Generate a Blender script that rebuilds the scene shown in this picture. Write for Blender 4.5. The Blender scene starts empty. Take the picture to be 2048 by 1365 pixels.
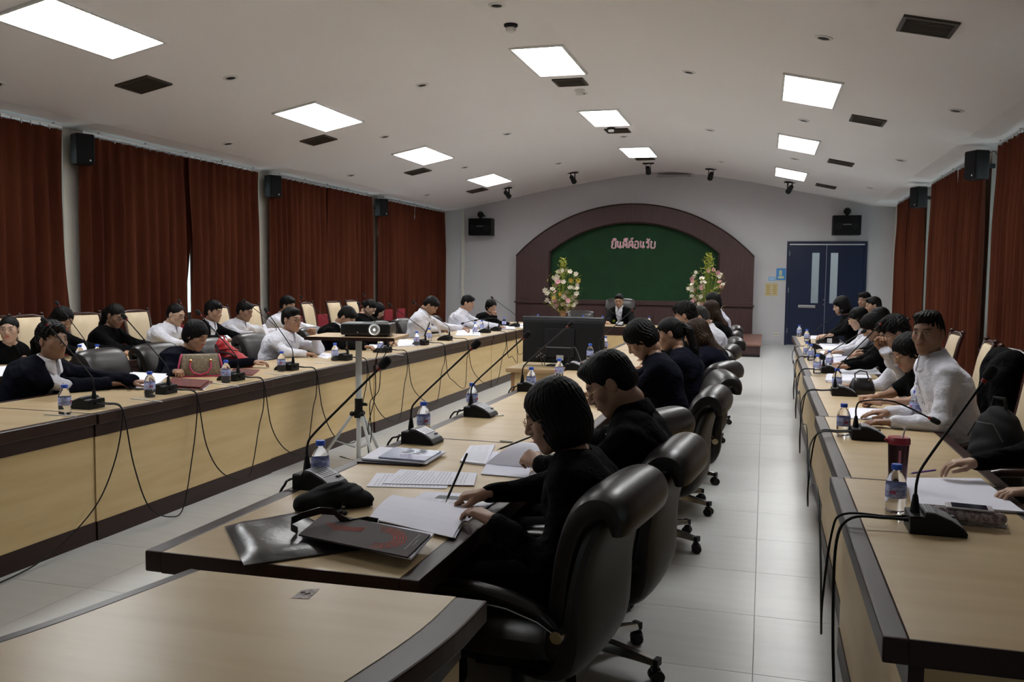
import bpy, bmesh, math, random
import numpy as np
from mathutils import Vector, Matrix
random.seed(7)
PI = math.pi
scene = bpy.context.scene
COL = scene.collection

# ---------------------------------------------------------------- camera, sky, exposure
CAM_F, CAM_H = 1764.5, 1.56
YAW, PITCH, ROLL = math.radians(15.916), math.radians(4.031), math.radians(.653)
_f = Vector((-math.sin(YAW)*math.cos(PITCH), math.cos(YAW)*math.cos(PITCH), -math.sin(PITCH)))
_r = Vector((math.cos(YAW), math.sin(YAW), 0))
_u = _r.cross(_f)
_r2 = math.cos(ROLL)*_r + math.sin(ROLL)*_u
_u2 = -math.sin(ROLL)*_r + math.cos(ROLL)*_u
cam_data = bpy.data.cameras.new('camera')
cam_data.sensor_width = 36.0
cam_data.lens = CAM_F/2048*36
cam_data.clip_start = .05
cam = bpy.data.objects.new('camera', cam_data)
COL.objects.link(cam)
cam.matrix_world = Matrix(((_r2.x, _u2.x, -_f.x, 0), (_r2.y, _u2.y, -_f.y, 0), (_r2.z, _u2.z, -_f.z, CAM_H), (0, 0, 0, 1)))
scene.camera = cam
scene.view_settings.view_transform = 'Standard'
scene.view_settings.look = 'None'
scene.view_settings.gamma = 1
scene.view_settings.use_curve_mapping = False
scene.view_settings.exposure = 2.08
world = bpy.data.worlds.new('sky'); scene.world = world
world.use_nodes = True
_bg = world.node_tree.nodes['Background']
_bg.inputs[0].default_value = (.88, .97, 1.0, 1)
_bg.inputs[1].default_value = .35
PANEL_EMIT = 7.0

def ray(px, py):
    return _r2*((px-1024)/CAM_F) + _u2*(-(py-682.5)/CAM_F) + _f
EYE = Vector((0, 0, CAM_H))
def PZ(px, py, z=.75):
    d = ray(px, py); return EYE + d*((z-CAM_H)/d.z)
def PY(px, py, y):
    d = ray(px, py); return EYE + d*(y/d.y)
def PX(px, py, x):
    d = ray(px, py); return EYE + d*(x/d.x)

# ---------------------------------------------------------------- materials
def mat(name, col, rough=.5, metal=0, spec=.5, coat=0, noise=None, bump=None, emit=None, trans=0, ior=1.45, sheen=0, alpha=1):
    m = bpy.data.materials.new(name); m.use_nodes = True
    nt = m.node_tree; b = nt.nodes['Principled BSDF']
    b.inputs['Base Color'].default_value = (*col, 1)
    b.inputs['Roughness'].default_value = rough
    b.inputs['Metallic'].default_value = metal
    b.inputs['Specular IOR Level'].default_value = spec
    b.inputs['Coat Weight'].default_value = coat; b.inputs['Coat Roughness'].default_value = .24
    b.inputs['Transmission Weight'].default_value = trans
    b.inputs['IOR'].default_value = ior
    b.inputs['Sheen Weight'].default_value = sheen
    b.inputs['Alpha'].default_value = alpha
    if emit:
        b.inputs['Emission Color'].default_value = (*emit[0], 1); b.inputs['Emission Strength'].default_value = emit[1]
    tc = None
    if noise or bump:
        tc = nt.nodes.new('ShaderNodeTexCoord')
    if noise:   # (other colour, scale xyz, detail, lo, hi)
        c2, sc, det, lo, hi = noise
        mp = nt.nodes.new('ShaderNodeMapping'); mp.inputs['Scale'].default_value = sc
        nt.links.new(tc.outputs['Object'], mp.inputs[0])
        n = nt.nodes.new('ShaderNodeTexNoise'); n.inputs['Scale'].default_value = 1; n.inputs['Detail'].default_value = det
        nt.links.new(mp.outputs[0], n.inputs['Vector'])
        r = nt.nodes.new('ShaderNodeValToRGB')
        r.color_ramp.elements[0].position = lo; r.color_ramp.elements[1].position = hi
        r.color_ramp.elements[0].color = (*col, 1); r.color_ramp.elements[1].color = (*c2, 1)
        nt.links.new(n.outputs['Fac'], r.inputs[0]); nt.links.new(r.outputs[0], b.inputs['Base Color'])
    if bump:    # (scale xyz, strength, distance)
        sc, st, di = bump
        mp = nt.nodes.new('ShaderNodeMapping'); mp.inputs['Scale'].default_value = sc
        nt.links.new(tc.outputs['Object'], mp.inputs[0])
        n = nt.nodes.new('ShaderNodeTexNoise'); n.inputs['Scale'].default_value = 1; n.inputs['Detail'].default_value = 4
        nt.links.new(mp.outputs[0], n.inputs['Vector'])
        bp = nt.nodes.new('ShaderNodeBump'); bp.inputs['Strength'].default_value = st; bp.inputs['Distance'].default_value = di
        nt.links.new(n.outputs['Fac'], bp.inputs['Height']); nt.links.new(bp.outputs[0], b.inputs['Normal'])
    return m

def dens(P, k=4):
    o = []
    for i in range(len(P)-1):
        p0, p1, p2, p3 = P[max(i-1,0)], P[i], P[i+1], P[min(i+2,len(P)-1)]
        for j in range(k):
            u = j/k; o.append(tuple(.5*((2*b)+(-a+c)*u+(2*a-5*b+4*c-d)*u*u+(-a+3*b-3*c+d)*u**3) for a, b, c, d in zip(p0, p1, p2, p3)))
    o.append(P[-1]); return o
# ---------------------------------------------------------------- mesh collector
class MB:
    def __init__(s): s.v = []; s.f = []; s.m = []
    def add(s, vs, fs, mi=0, M=None):
        o = len(s.v)
        s.v += [tuple(M @ Vector(v)) for v in vs] if M is not None else [tuple(v) for v in vs]
        s.f += [tuple(i+o for i in f) for f in fs]; s.m += [mi]*len(fs); return s
    def box(s, x0, x1, y0, y1, z0, z1, mi=0, M=None):
        v = [(x0,y0,z0),(x1,y0,z0),(x1,y1,z0),(x0,y1,z0),(x0,y0,z1),(x1,y0,z1),(x1,y1,z1),(x0,y1,z1)]
        return s.add(v, [(0,3,2,1),(4,5,6,7),(0,1,5,4),(1,2,6,5),(2,3,7,6),(3,0,4,7)], mi, M)
    def prism(s, poly, z0, z1, mi=0, M=None):
        n = len(poly); a = sum(poly[i][0]*poly[(i+1)%n][1]-poly[(i+1)%n][0]*poly[i][1] for i in range(n))
        if a < 0: poly = poly[::-1]
        v = [(x,y,z0) for x,y in poly]+[(x,y,z1) for x,y in poly]
        f = [tuple(range(n-1,-1,-1)), tuple(range(n,2*n))]+[(i,(i+1)%n,(i+1)%n+n,i+n) for i in range(n)]
        return s.add(v, f, mi, M)
    def lathe(s, prof, n=20, mi=0, M=None, cap=True):
        v = []; f = []
        for r, z in prof:
            v += [(r*math.cos(2*PI*i/n), r*math.sin(2*PI*i/n), z) for i in range(n)]
        for j in range(len(prof)-1):
            for i in range(n):
                f.append((j*n+i, j*n+(i+1)%n, (j+1)*n+(i+1)%n, (j+1)*n+i))
        if cap:
            f.append(tuple(range(n-1,-1,-1))); f.append(tuple((len(prof)-1)*n+i for i in range(n)))
        return s.add(v, f, mi, M)
    def cyl(s, a, b, r, r2=None, n=14, mi=0, M=None):
        return s.tube([a, b], [r, r if r2 is None else r2], n, mi, M)
    def tube(s, pts, r, n=8, mi=0, M=None, flat=1.0):
        pts = [Vector(p) for p in pts]; L = len(pts)
        rs = r if isinstance(r, (list, tuple)) else [r]*L
        v = []; f = []
        t0 = (pts[1]-pts[0]).normalized()
        up = Vector((0,0,1)) if abs(t0.z) < .9 else Vector((0,1,0))
        x = t0.cross(up).normalized()
        for k in range(L):
            t = (pts[min(k+1,L-1)]-pts[max(k-1,0)]).normalized()
            x = (x - t*x.dot(t)).normalized(); y = t.cross(x)
            for i in range(n):
                a = 2*PI*i/n
                v.append(pts[k] + (x*math.cos(a) + y*math.sin(a)*flat)*rs[k])
        for k in range(L-1):
            for i in range(n):
                f.append((k*n+i, k*n+(i+1)%n, (k+1)*n+(i+1)%n, (k+1)*n+i))
        f.append(tuple(range(n-1,-1,-1))); f.append(tuple((L-1)*n+i for i in range(n)))
        return s.add(v, f, mi, M)
    def loft(s, rings, mi=0, M=None, cap=True):
        n = len(rings[0]); v = [p for r in rings for p in r]; f = []
        for k in range(len(rings)-1):
            for i in range(n):
                f.append((k*n+i, k*n+(i+1)%n, (k+1)*n+(i+1)%n, (k+1)*n+i))
        if cap:
            f.append(tuple(range(n-1,-1,-1))); f.append(tuple((len(rings)-1)*n+i for i in range(n)))
        return s.add(v, f, mi, M)
    def ball(s, c, r, n=12, m=8, mi=0, M=None):
        r = (r,r,r) if not isinstance(r, (tuple, list)) else r
        v = [(c[0],c[1],c[2]-r[2])]; f = []
        for j in range(1, m):
            a = -PI/2+PI*j/m
            v += [(c[0]+r[0]*math.cos(a)*math.cos(2*PI*i/n), c[1]+r[1]*math.cos(a)*math.sin(2*PI*i/n), c[2]+r[2]*math.sin(a)) for i in range(n)]
        v.append((c[0],c[1],c[2]+r[2])); L = len(v)-1
        for i in range(n): f.append((0, 1+(i+1)%n, 1+i)); f.append((L, 1+(m-2)*n+i, 1+(m-2)*n+(i+1)%n))
        for j in range(m-2):
            for i in range(n):
                f.append((1+j*n+i, 1+j*n+(i+1)%n, 1+(j+1)*n+(i+1)%n, 1+(j+1)*n+i))
        return s.add(v, f, mi, M)
    def build(s, name, mats, parent=None, smooth=False, bevel=0, loc=None, rotz=None, kind=None, seg=2, mesh_only=False):
        me = bpy.data.meshes.new(name); me.from_pydata(s.v, [], s.f)
        mats = mats if isinstance(mats, (list, tuple)) else [mats]
        for m in mats: me.materials.append(m)
        if len(mats) > 1: me.polygons.foreach_set('material_index', s.m)
        if bevel or smooth == 'fix':
            bm = bmesh.new(); bm.from_mesh(me)
            if bevel:
                es = [e for e in bm.edges if len(e.link_faces) == 2 and e.calc_face_angle(0) > .5]
                bmesh.ops.bevel(bm, geom=es, offset=bevel, segments=seg, affect='EDGES', profile=.6)
            bm.to_mesh(me); bm.free()
        if smooth:
            me.polygons.foreach_set('use_smooth', [True]*len(me.polygons))
            try: me.set_sharp_from_angle(angle=math.radians(42))
            except Exception: pass
        me.update()
        return me if mesh_only else link(name, me, parent, loc, rotz, kind)

def link(name, data, parent=None, loc=None, rotz=None, kind=None):
    o = bpy.data.objects.new(name, data); COL.objects.link(o)
    if parent: o.parent = parent
    if loc is not None: o.location = loc
    if rotz is not None: o.rotation_euler = (0, 0, rotz)
    if kind: o['kind'] = kind
    return o
def tag(o, label, cat, group=None, kind=None):
    o['label'] = label; o['category'] = cat
    if group: o['group'] = group
    if kind: o['kind'] = kind
    return o
def thing(name, label, cat, loc=(0,0,0), rotz=0, group=None):
    o = link(name, None, None, loc, rotz); o.empty_display_size = .05
    return tag(o, label, cat, group)
def copy_tree(o, parent=None):
    c = o.copy(); COL.objects.link(c)
    if parent: c.parent = parent
    for ch in [x for x in CH.get(o.name, [])] if False else list(o.children): copy_tree(ch, c)
    return c
CH = {}
def dup(root, loc, rotz, label, group=None, scale=None):
    c = copy_tree(root); c.location = loc; c.rotation_euler = (0, 0, rotz); c['label'] = label
    if group: c['group'] = group
    if scale: c.scale = scale
    return c
def T(x=0, y=0, z=0, rx=0, ry=0, rz=0, s=1):
    return Matrix.Translation((x,y,z)) @ Matrix.Rotation(rz,4,'Z') @ Matrix.Rotation(ry,4,'Y') @ Matrix.Rotation(rx,4,'X') @ Matrix.Scale(s,4)

# ---------------------------------------------------------------- signed distance sculpting (numpy surface nets)
class SDF:
    def __init__(s, lo, hi, h):
        s.h = h; s.lo = np.array(lo, float)
        s.n = np.ceil((np.array(hi)-s.lo)/h).astype(int)+1
        s.F = np.full(s.n, .12, np.float32)
    def win(s, lo, hi):
        a = np.clip(np.floor((np.array(lo)-s.lo)/s.h).astype(int), 0, s.n)
        b = np.clip(np.ceil((np.array(hi)-s.lo)/s.h).astype(int)+1, 0, s.n)
        sl = tuple(slice(a[i], b[i]) for i in range(3))
        ax = [(s.lo[i]+s.h*np.arange(a[i], b[i])).astype(np.float32) for i in range(3)]
        return sl, ax[0][:,None,None], ax[1][None,:,None], ax[2][None,None,:]
    def put(s, sl, d, k, op):
        F = s.F[sl]
        if F.size == 0: return
        if op == 'add':
            if k > 0:
                hh = np.clip(.5+.5*(F-d)/k, 0, 1); s.F[sl] = F*(1-hh)+d*hh-k*hh*(1-hh)
            else: s.F[sl] = np.minimum(F, d)
        else:
            d = -d
            if k > 0:
                hh = np.clip(.5-.5*(F-d)/k, 0, 1); s.F[sl] = F*(1-hh)+d*hh+k*hh*(1-hh)
            else: s.F[sl] = np.maximum(F, d)
    def cone(s, a, b, r1, r2=None, k=.02, op='add'):
        a = np.array(a, float); b = np.array(b, float); r2 = r1 if r2 is None else r2
        m = max(r1, r2)+k+.035
        sl, X, Y, Z = s.win(np.minimum(a,b)-m, np.maximum(a,b)+m)
        ab = b-a; L = max((ab**2).sum(), 1e-9)
        t = np.clip(((X-a[0])*ab[0]+(Y-a[1])*ab[1]+(Z-a[2])*ab[2])/L, 0, 1)
        d = np.sqrt((X-a[0]-t*ab[0])**2+(Y-a[1]-t*ab[1])**2+(Z-a[2]-t*ab[2])**2)-(r1+(r2-r1)*t)
        s.put(sl, d, k, op)
    def ell(s, c, r, k=.02, op='add', R=None):
        c = np.array(c, float); r = np.array(r, float)
        m = r.max()+k+.035
        sl, X, Y, Z = s.win(c-m, c+m)
        X = X-c[0]; Y = Y-c[1]; Z = Z-c[2]
        if R is not None:
            X, Y, Z = (R[0][0]*X+R[1][0]*Y+R[2][0]*Z, R[0][1]*X+R[1][1]*Y+R[2][1]*Z, R[0][2]*X+R[1][2]*Y+R[2][2]*Z)
        k0 = np.sqrt((X/r[0])**2+(Y/r[1])**2+(Z/r[2])**2)
        k1 = np.sqrt((X/r[0]**2)**2+(Y/r[1]**2)**2+(Z/r[2]**2)**2)+1e-6
        s.put(sl, k0*(k0-1)/k1, k, op)
    def full(s): return s.win(s.lo-1, s.lo+s.n*s.h+1)
    def cut(s, fn, k=.006):
        sl, X, Y, Z = s.full(); s.put(sl, -fn(X, Y, Z), k, 'add' if False else 'sub') if False else s.put(sl, fn(X, Y, Z), k, 'sub')
    def disp(s, fn):
        sl, X, Y, Z = s.full(); s.F[sl] = s.F[sl]+fn(X, Y, Z)
    def mesh(s):
        F = s.F; n = np.array(F.shape); h = s.h
        F = F.copy(); F[0]=F[-1]=.1; F[:,0]=F[:,-1]=.1; F[:,:,0]=F[:,:,-1]=.1
        acc = np.zeros((*(n-1), 3), np.float32); cnt = np.zeros(n-1, np.float32)
        ins = F < 0; cross = []
        for a in range(3):
            s0 = [slice(None)]*3; s1 = [slice(None)]*3; s0[a] = slice(0,-1); s1[a] = slice(1,None)
            f0 = F[tuple(s0)]; f1 = F[tuple(s1)]; c = (ins[tuple(s0)] != ins[tuple(s1)])
            idx = np.argwhere(c); t = f0[c]/(f0[c]-f1[c])
            p = idx.astype(np.float32); p[:,a] += t
            sg = ins[tuple(s0)][c]; cross.append((idx, sg))
            o = [i for i in range(3) if i != a]
            for d0 in (0,1):
                for d1 in (0,1):
                    q = idx.copy(); q[:,o[0]] -= d0; q[:,o[1]] -= d1
                    ok = (q[:,o[0]]>=0)&(q[:,o[1]]>=0)&(q[:,o[0]]<n[o[0]]-1)&(q[:,o[1]]<n[o[1]]-1)
                    np.add.at(acc, tuple(q[ok].T), p[ok]); np.add.at(cnt, tuple(q[ok].T), 1)
        m = cnt > 0; vid = np.full(cnt.shape, -1, np.int64); vid[m] = np.arange(m.sum())
        V = acc[m]/cnt[m][:,None]*h+s.lo
        Q = []
        for a, (idx, sg) in enumerate(cross):
            o = [(a+1)%3, (a+2)%3]
            qs = []
            for d0, d1 in ((1,1),(0,1),(0,0),(1,0)):
                q = idx.copy(); q[:,o[0]] -= d0; q[:,o[1]] -= d1; qs.append(q)
            ok = np.ones(len(idx), bool)
            for q in qs: ok &= (q >= 0).all(1) & (q < n-1).all(1)
            f = np.stack([vid[tuple(q[ok].T)] for q in qs], 1)
            sgo = sg[ok]; f[~sgo] = f[~sgo][:, ::-1]
            Q.append(f)
        return V.astype(np.float32), np.concatenate(Q)
def np_mesh(name, V, Q, mats, cols=None, mi=None, smooth=True):
    me = bpy.data.meshes.new(name)
    me.vertices.add(len(V)); me.vertices.foreach_set('co', np.asarray(V, np.float32).ravel())
    nf = len(Q); me.loops.add(nf*4); me.loops.foreach_set('vertex_index', np.asarray(Q, np.int32).ravel())
    me.polygons.add(nf); me.polygons.foreach_set('loop_start', np.arange(nf, dtype=np.int32)*4)
    me.update(calc_edges=True)
    if smooth: me.polygons.foreach_set('use_smooth', np.ones(nf, bool))
    for m in (mats if isinstance(mats, (list, tuple)) else [mats]): me.materials.append(m)
    if mi is not None: me.polygons.foreach_set('material_index', np.asarray(mi, np.int32))
    if cols is not None:
        at = me.color_attributes.new('Col', 'FLOAT_COLOR', 'POINT')
        at.data.foreach_set('color', np.concatenate([cols, np.ones((len(cols),1))], 1).astype(np.float32).ravel())
    me.update(); return me
# ---------------------------------------------------------------- people: templates
def skin_material():
    m = mat('skin', (.5,.3,.2), rough=.48, spec=.4, bump=((160,160,160), .08, .002))
    nt = m.node_tree; b = nt.nodes['Principled BSDF']
    a = nt.nodes.new('ShaderNodeAttribute'); a.attribute_name = 'Col'
    nt.links.new(a.outputs['Color'], b.inputs['Base Color'])
    b.inputs['Subsurface Weight'].default_value = 0
    return m
SKIN = skin_material()
def hair_mat(name, c, c2):
    return mat(name, c, rough=.5, spec=.16, noise=(c2, (90,90,8), 3, .4, .7), bump=((220,220,14), .5, .004))
HAIR = {'black': hair_mat('black hair', (.0028,.0024,.0024), (.006,.005,.0048)), 'brown': hair_mat('brown hair', (.016,.008,.005), (.04,.02,.011)), 'grey': hair_mat('greying hair', (.02,.018,.017), (.05,.047,.044))}
_heads = {}
def head_template(sex, res, look):
    key = (sex, res, look)
    if key in _heads: return _heads[key]
    s = SDF((-.105,-.135,-.2), (.105,.135,.135), res)
    f = sex == 'f'
    jw = .88 if f else 1.0
    s.ell((0,-.018,.035), (.074,.092,.082), .0)
    s.ell((0,.018,-.02), (.063*(.97 if f else 1),.068,.088), .03)
    for sx in (-1,1):
        s.cone((sx*.048*jw,-.004,-.05), (sx*.012,.06,-.094), .021, .018, .03)
        s.ell((sx*.041,.05,-.016), (.025,.023,.027), .02)
    s.ell((0,.067,-.095), (.021*jw,.019,.018), .02)
    s.cone((-.03,.071,.031), (.03,.071,.031), .0125 if f else .0145, None, .018)
    for sx in (-1,1):
        s.ell((sx*.032,.1,.011), (.021,.019,.0125), .012, 'sub')
    for sx in (-1,1):
        s.ell((sx*.031,.071,.0105), (.0150,.0145,.0125), .004)
    s.cone((0,.08,.022), (0,.101,-.018), .0075, .0115, .012)
    s.ell((0,.102,-.021), (.0125,.012,.0105), .008)
    for sx in (-1,1): s.ell((sx*.0135,.092,-.026), (.0085,.011,.0075), .006)
    s.ell((0,.072,-.054), (.031,.023,.026), .02)
    for sx in (-1,1):
        s.cone((sx*.021,.086,-.0515), (sx*.004,.0945,-.0465), .0035, .0052, .004)
        s.cone((sx*.018,.0855,-.0565), (0,.0935,-.0595), .004, .0062, .004)
    s.cone((-.02,.096,-.0525), (.02,.096,-.0525), .0022, None, .003, 'sub')
    for sx in (-1,1):
        s.ell((sx*.077,-.014,-.004), (.0085,.019,.031), .005)
        s.ell((sx*.0875,-.009,.0), (.0065,.0105,.019), .004, 'sub')
    s.cone((0,-.022,-.05), (0,-.036,-.098), .049 if f else .056, .047 if f else .054, .03)
    V, Q = s.mesh()
    x, y, z = V[:,0], V[:,1], V[:,2]; ax = np.abs(x)
    w = np.zeros((len(V), 4))  # lips, brow, white, dark
    w[:,0] = np.clip(1.4-((x/.024)**2+((z+.0535)/(.0125))**2), 0, 1)*(y > .078)
    w[:,1] = np.clip(1.5-(((ax-.031)/.019)**2+((z-.034-.05*(ax-.03)*(ax<.03))/.0052)**2), 0, 1)*(y > .055)
    if look == 'open':
        e = ((ax-.031)/.0140)**2+((z-.0100)/.0048)**2
        w[:,2] = (e < 1)*(y > .072)
        w[:,3] = (((ax-.031)**2+(z-.0105)**2 < .0058**2)*(e < 1.15) | ((e > .75)*(e < 1.6)*(z > .0125)))*(y > .07)
    else:
        zl = .0045+8*(ax-.031)**2
        w[:,3] = np.clip(1.3-(np.abs(z-zl)/.0022)**2, 0, 1)*(np.abs(ax-.031) < .0155)*(y > .068)
    _heads[key] = (V, Q, w); return _heads[key]
def shade_head(w, tone, sex):
    c = np.tile(np.array(tone, float), (len(w), 1))
    lip = np.array([.42,.11,.09]) if sex == 'f' else np.array(tone)*np.array([.82,.6,.55])
    for i, cc, a in ((0, lip, .9), (1, np.array([.012,.009,.008]), .85 if sex == 'm' else .7), (2, np.array([.42,.40,.38]), 1), (3, np.array([.012,.008,.006]), .92)):
        k = (w[:,i]*a)[:,None]; c = c*(1-k)+cc*k
    return c
_hands = {}
def hand_template(pose, res):
    key = (pose, res)
    if key in _hands: return _hands[key]
    s = SDF((-.085,-.12,-.10), (.085,.20,.06), res)
    # forearm and wrist
    s.cone((0,-.022,0), (0,-.005,0), .0225, .0225, 0)
    s.cone((-.009,-.02,0), (-.009,.0,0), .0195, None, .01); s.cone((.011,-.02,0), (.011,.0,0), .0175, None, .01)
    for i, bx in enumerate((-.026,-.009,.009,.025)):
        s.cone((bx*.55,.008,0), (bx,.083-(.004*abs(i-1)),.002), .0165, .0115, .012)
    curl = {'flat': (.15,.25,.15), 'rest': (.35,.55,.35), 'grip': (.75,1.0,.6), 'fist': (1.35,1.5,1.0), 'pen': (.85,1.0,.35)}[pose]
    for i, (bx, L, r) in enumerate(((-.028,.072,.0088),(-.0095,.079,.009),(.0095,.073,.0087),(.027,.058,.0076))):
        p = Vector((bx,.085-(.0045*abs(i-1)),.001)); ang = 0
        cc = list(curl)
        if pose == 'pen' and i == 0: cc = [.6,.75,.25]
        if pose == 'flat': cc[0] += .06*i
        spread = {'flat': .10, 'rest': .05}.get(pose, 0)*(i-1.4)
        seg = [L*.46, L*.30, L*.24]
        for j in range(3):
            ang += cc[j]
            d = Vector((math.sin(spread)*math.cos(ang), math.cos(ang)*math.cos(spread), -math.sin(ang)))
            q = p+d*seg[j]
            s.cone(tuple(p), tuple(q), r*(1-.06*j)*1.04, r*(.94-.07*j), .003); p = q
    # thumb leaves the side of the palm near its base
    a = Vector((-.018,.018,-.006)); b = Vector((-.042,.050,-.016))
    if pose in ('pen',): c1 = Vector((-.046,.082,-.034)); c2 = Vector((-.036,.106,-.046))
    elif pose in ('grip', 'fist'): c1 = Vector((-.038,.078,-.04)); c2 = Vector((-.018,.092,-.052))
    else: c1 = Vector((-.055,.080,-.018)); c2 = Vector((-.058,.106,-.022))
    s.cone(tuple(a), tuple(b), .0155, .0125, .012); s.cone(tuple(b), tuple(c1), .0115, .0102, .004); s.cone(tuple(c1), tuple(c2), .0102, .0085, .002)
    V, Q = s.mesh(); _hands[key] = (V, Q); return _hands[key]

def hair_noise(a, f, tilt=0.0):
    return lambda X, Y, Z: a*np.sin(f*np.arctan2(X, -(Y+.02))+6*np.sin(Z*30)+1.7*np.sin(Y*55+X*40))+a*.5*np.sin(X*210+Y*60)*np.sin(Y*190+Z*35)+a*.35*np.sin(Z*260+X*90+Y*70)
_hair = {}
def hair_mesh(style, colour, res=.005):
    key = (style, colour, res)
    if key in _hair: return _hair[key]
    lo, hi = [-.13,-.2,-.2], [.13,.13,.16]
    if style in ('long', 'pony', 'longup'): lo = [-.14,-.25,-.42]
    s = SDF(lo, hi, res)
    face = lambda rx=.084, rz=.106, cz=-.024, cy=.118, ry=.086: s.ell((0,cy,cz), (rx,ry,rz), .008, 'sub')
    def ears():
        for sx in (-1,1):
            s.ell((sx*.09,.0,-.03), (.03,.024,.05), .006, 'sub'); s.ell((sx*.068,.062,-.03), (.04,.045,.082), .006, 'sub')
    nape = lambda z0: s.cut(lambda X,Y,Z: (Z-z0+.55*(Y+.05)*0)+0*X, .01)
    if style == 'fade':
        s.ell((0,-.02,.036), (.0765,.0955,.084), 0); s.ell((0,-.05,-.005), (.0715,.067,.06), .02)
        s.ell((0,-.01,.098), (.060,.088,.036), .02); s.ell((.008,.052,.100), (.050,.036,.026), .02)
        s.ell((0,.122,-.020), (.086,.090,.107), .008, 'sub'); ears(); s.cut(lambda X,Y,Z: Z+.045+0*X+0*Y, .008)
        s.disp(hair_noise(.0022, 26))
    elif style in ('short', 'crop', 'messy', 'bald', 'part'):
        t = {'short': .008, 'crop': .004, 'messy': .014, 'bald': .003, 'part': .010}[style]
        s.ell((0,-.02,.038+t*.6), (.0755+t*.75,.094+t,.083+t), 0)
        s.ell((0,-.05,-.01), (.071+t*.3,.066+t*.4,.07), .02)
        if style in ('messy', 'short'):
            s.ell((.012,.045,.095), (.052,.045,.024+t*.5), .02)
        if style == 'part':
            s.ell((-.02,.04,.098), (.055,.05,.024), .015)
        face(rz=.112 if style in ('bald',) else .104, cz=-.028 if style != 'bald' else -.005)
        ears(); s.cut(lambda X,Y,Z: Z+.062+0*X+0*Y, .008)
        s.disp(hair_noise(.0013 if style != 'messy' else .0040, 40 if style != 'messy' else 17))
    elif style in ('bob', 'bobf'):
        s.ell((0,-.022,.04), (.088,.108,.094), 0)
        s.ell((0,-.03,-.035), (.096,.1,.115), .03)
        s.cut(lambda X,Y,Z: Z+.118-.25*Y+0*X, .012)
        s.ell((0,.112,-.045), (.064,.085,.12), .008, 'sub')
        s.cone((0,-.03,-.16), (0,-.035,-.06), .05, .05, .01, 'sub')
        if style == 'bobf':
            s.ell((-.012,.066,.058), (.066,.022,.034), .012)
        s.disp(hair_noise(.0014, 34))
    elif style == 'crown':   # short layered woman's cut
        s.ell((0,-.024,.042), (.09,.112,.096), 0)
        s.ell((0,-.045,-.02), (.086,.085,.085), .03)
        face(.074,.1,-.035,.11,.07); s.cut(lambda X,Y,Z: Z+.088+0*X+0*Y, .012)
        for sx in (-1,1): s.ell((sx*.09,.03,-.06), (.03,.045,.045), .01, 'sub')
        s.disp(hair_noise(.0021, 30))
    elif style == 'pony':
        s.ell((0,-.02,.038), (.081,.1,.089), 0); s.ell((0,-.05,-.01), (.072,.07,.065), .02)
        face(rz=.108); ears(); s.cut(lambda X,Y,Z: Z+.06+0*X+0*Y, .008)
        s.ell((0,-.115,.035), (.028,.024,.028), .012)
        s.cone((0,-.125,.03), (0,-.155,-.03), .022, .032, .01); s.cone((0,-.155,-.03), (0,-.145,-.18), .034, .034, .02); s.cone((0,-.145,-.18), (0,-.14,-.32), .032, .012, .02)
        s.disp(hair_noise(.002, 30))
    elif style == 'long':
        s.ell((0,-.022,.04), (.086,.106,.093), 0)
        s.ell((0,-.045,-.05), (.092,.085,.12), .03)
        s.ell((0,.112,-.05), (.066,.085,.13), .008, 'sub')
        for sx in (-1,-.33,.33,1):
            s.cone((sx*.06,-.07,-.06), (sx*.066,-.12,-.22), .036, .038, .03); s.cone((sx*.066,-.12,-.22), (sx*.06,-.12,-.36), .036, .016, .03)
        s.cone((0,-.0,-.2), (0,-.02,-.05), .052, .05, .01, 'sub')
        s.disp(hair_noise(.0026, 28))
    elif style == 'bun':
        s.ell((0,-.02,.038), (.08,.1,.088), 0); s.ell((0,-.05,-.01), (.072,.07,.065), .02)
        face(rz=.108); ears(); s.cut(lambda X,Y,Z: Z+.06+0*X+0*Y, .008)
        s.ell((0,-.118,-.012), (.042,.034,.04), .01)
        s.disp(hair_noise(.0018, 30))
    V, Q = s.mesh()
    _hair[key] = np_mesh('hair', V, Q, HAIR[colour]); return _hair[key]
_glasses = {}
def glasses_mesh(kind):
    if kind in _glasses: return _glasses[kind]
    m = {'gold': mat('gold wire', (.55,.4,.2), .25, 1), 'dark': mat('dark glasses frame', (.02,.018,.018), .3)}[kind]
    mb = MB(); r = .0012 if kind == 'gold' else .0019
    for sx in (-1,1):
        c = Vector((sx*.033,.1005,.008))
        pts = [c+Vector((.0235*math.cos(a)*(1), -abs(.0235*math.cos(a))*.12 if sx*math.cos(a) > 0 else 0, .0165*math.sin(a))) for a in [2*PI*i/18 for i in range(19)]]
        mb.tube(pts, r, 6)
        mb.tube([(sx*.0565,.097,.012), (sx*.073,.06,.011), (sx*.080,-.005,.010), (sx*.079,-.02,-.006)], r, 6)
    mb.tube([(-.010,.101,.011), (0,.1035,.0125), (.010,.101,.011)], r, 6)
    _glasses[kind] = mb.build('glasses', m, smooth=True, mesh_only=True); return _glasses[kind]

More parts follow.
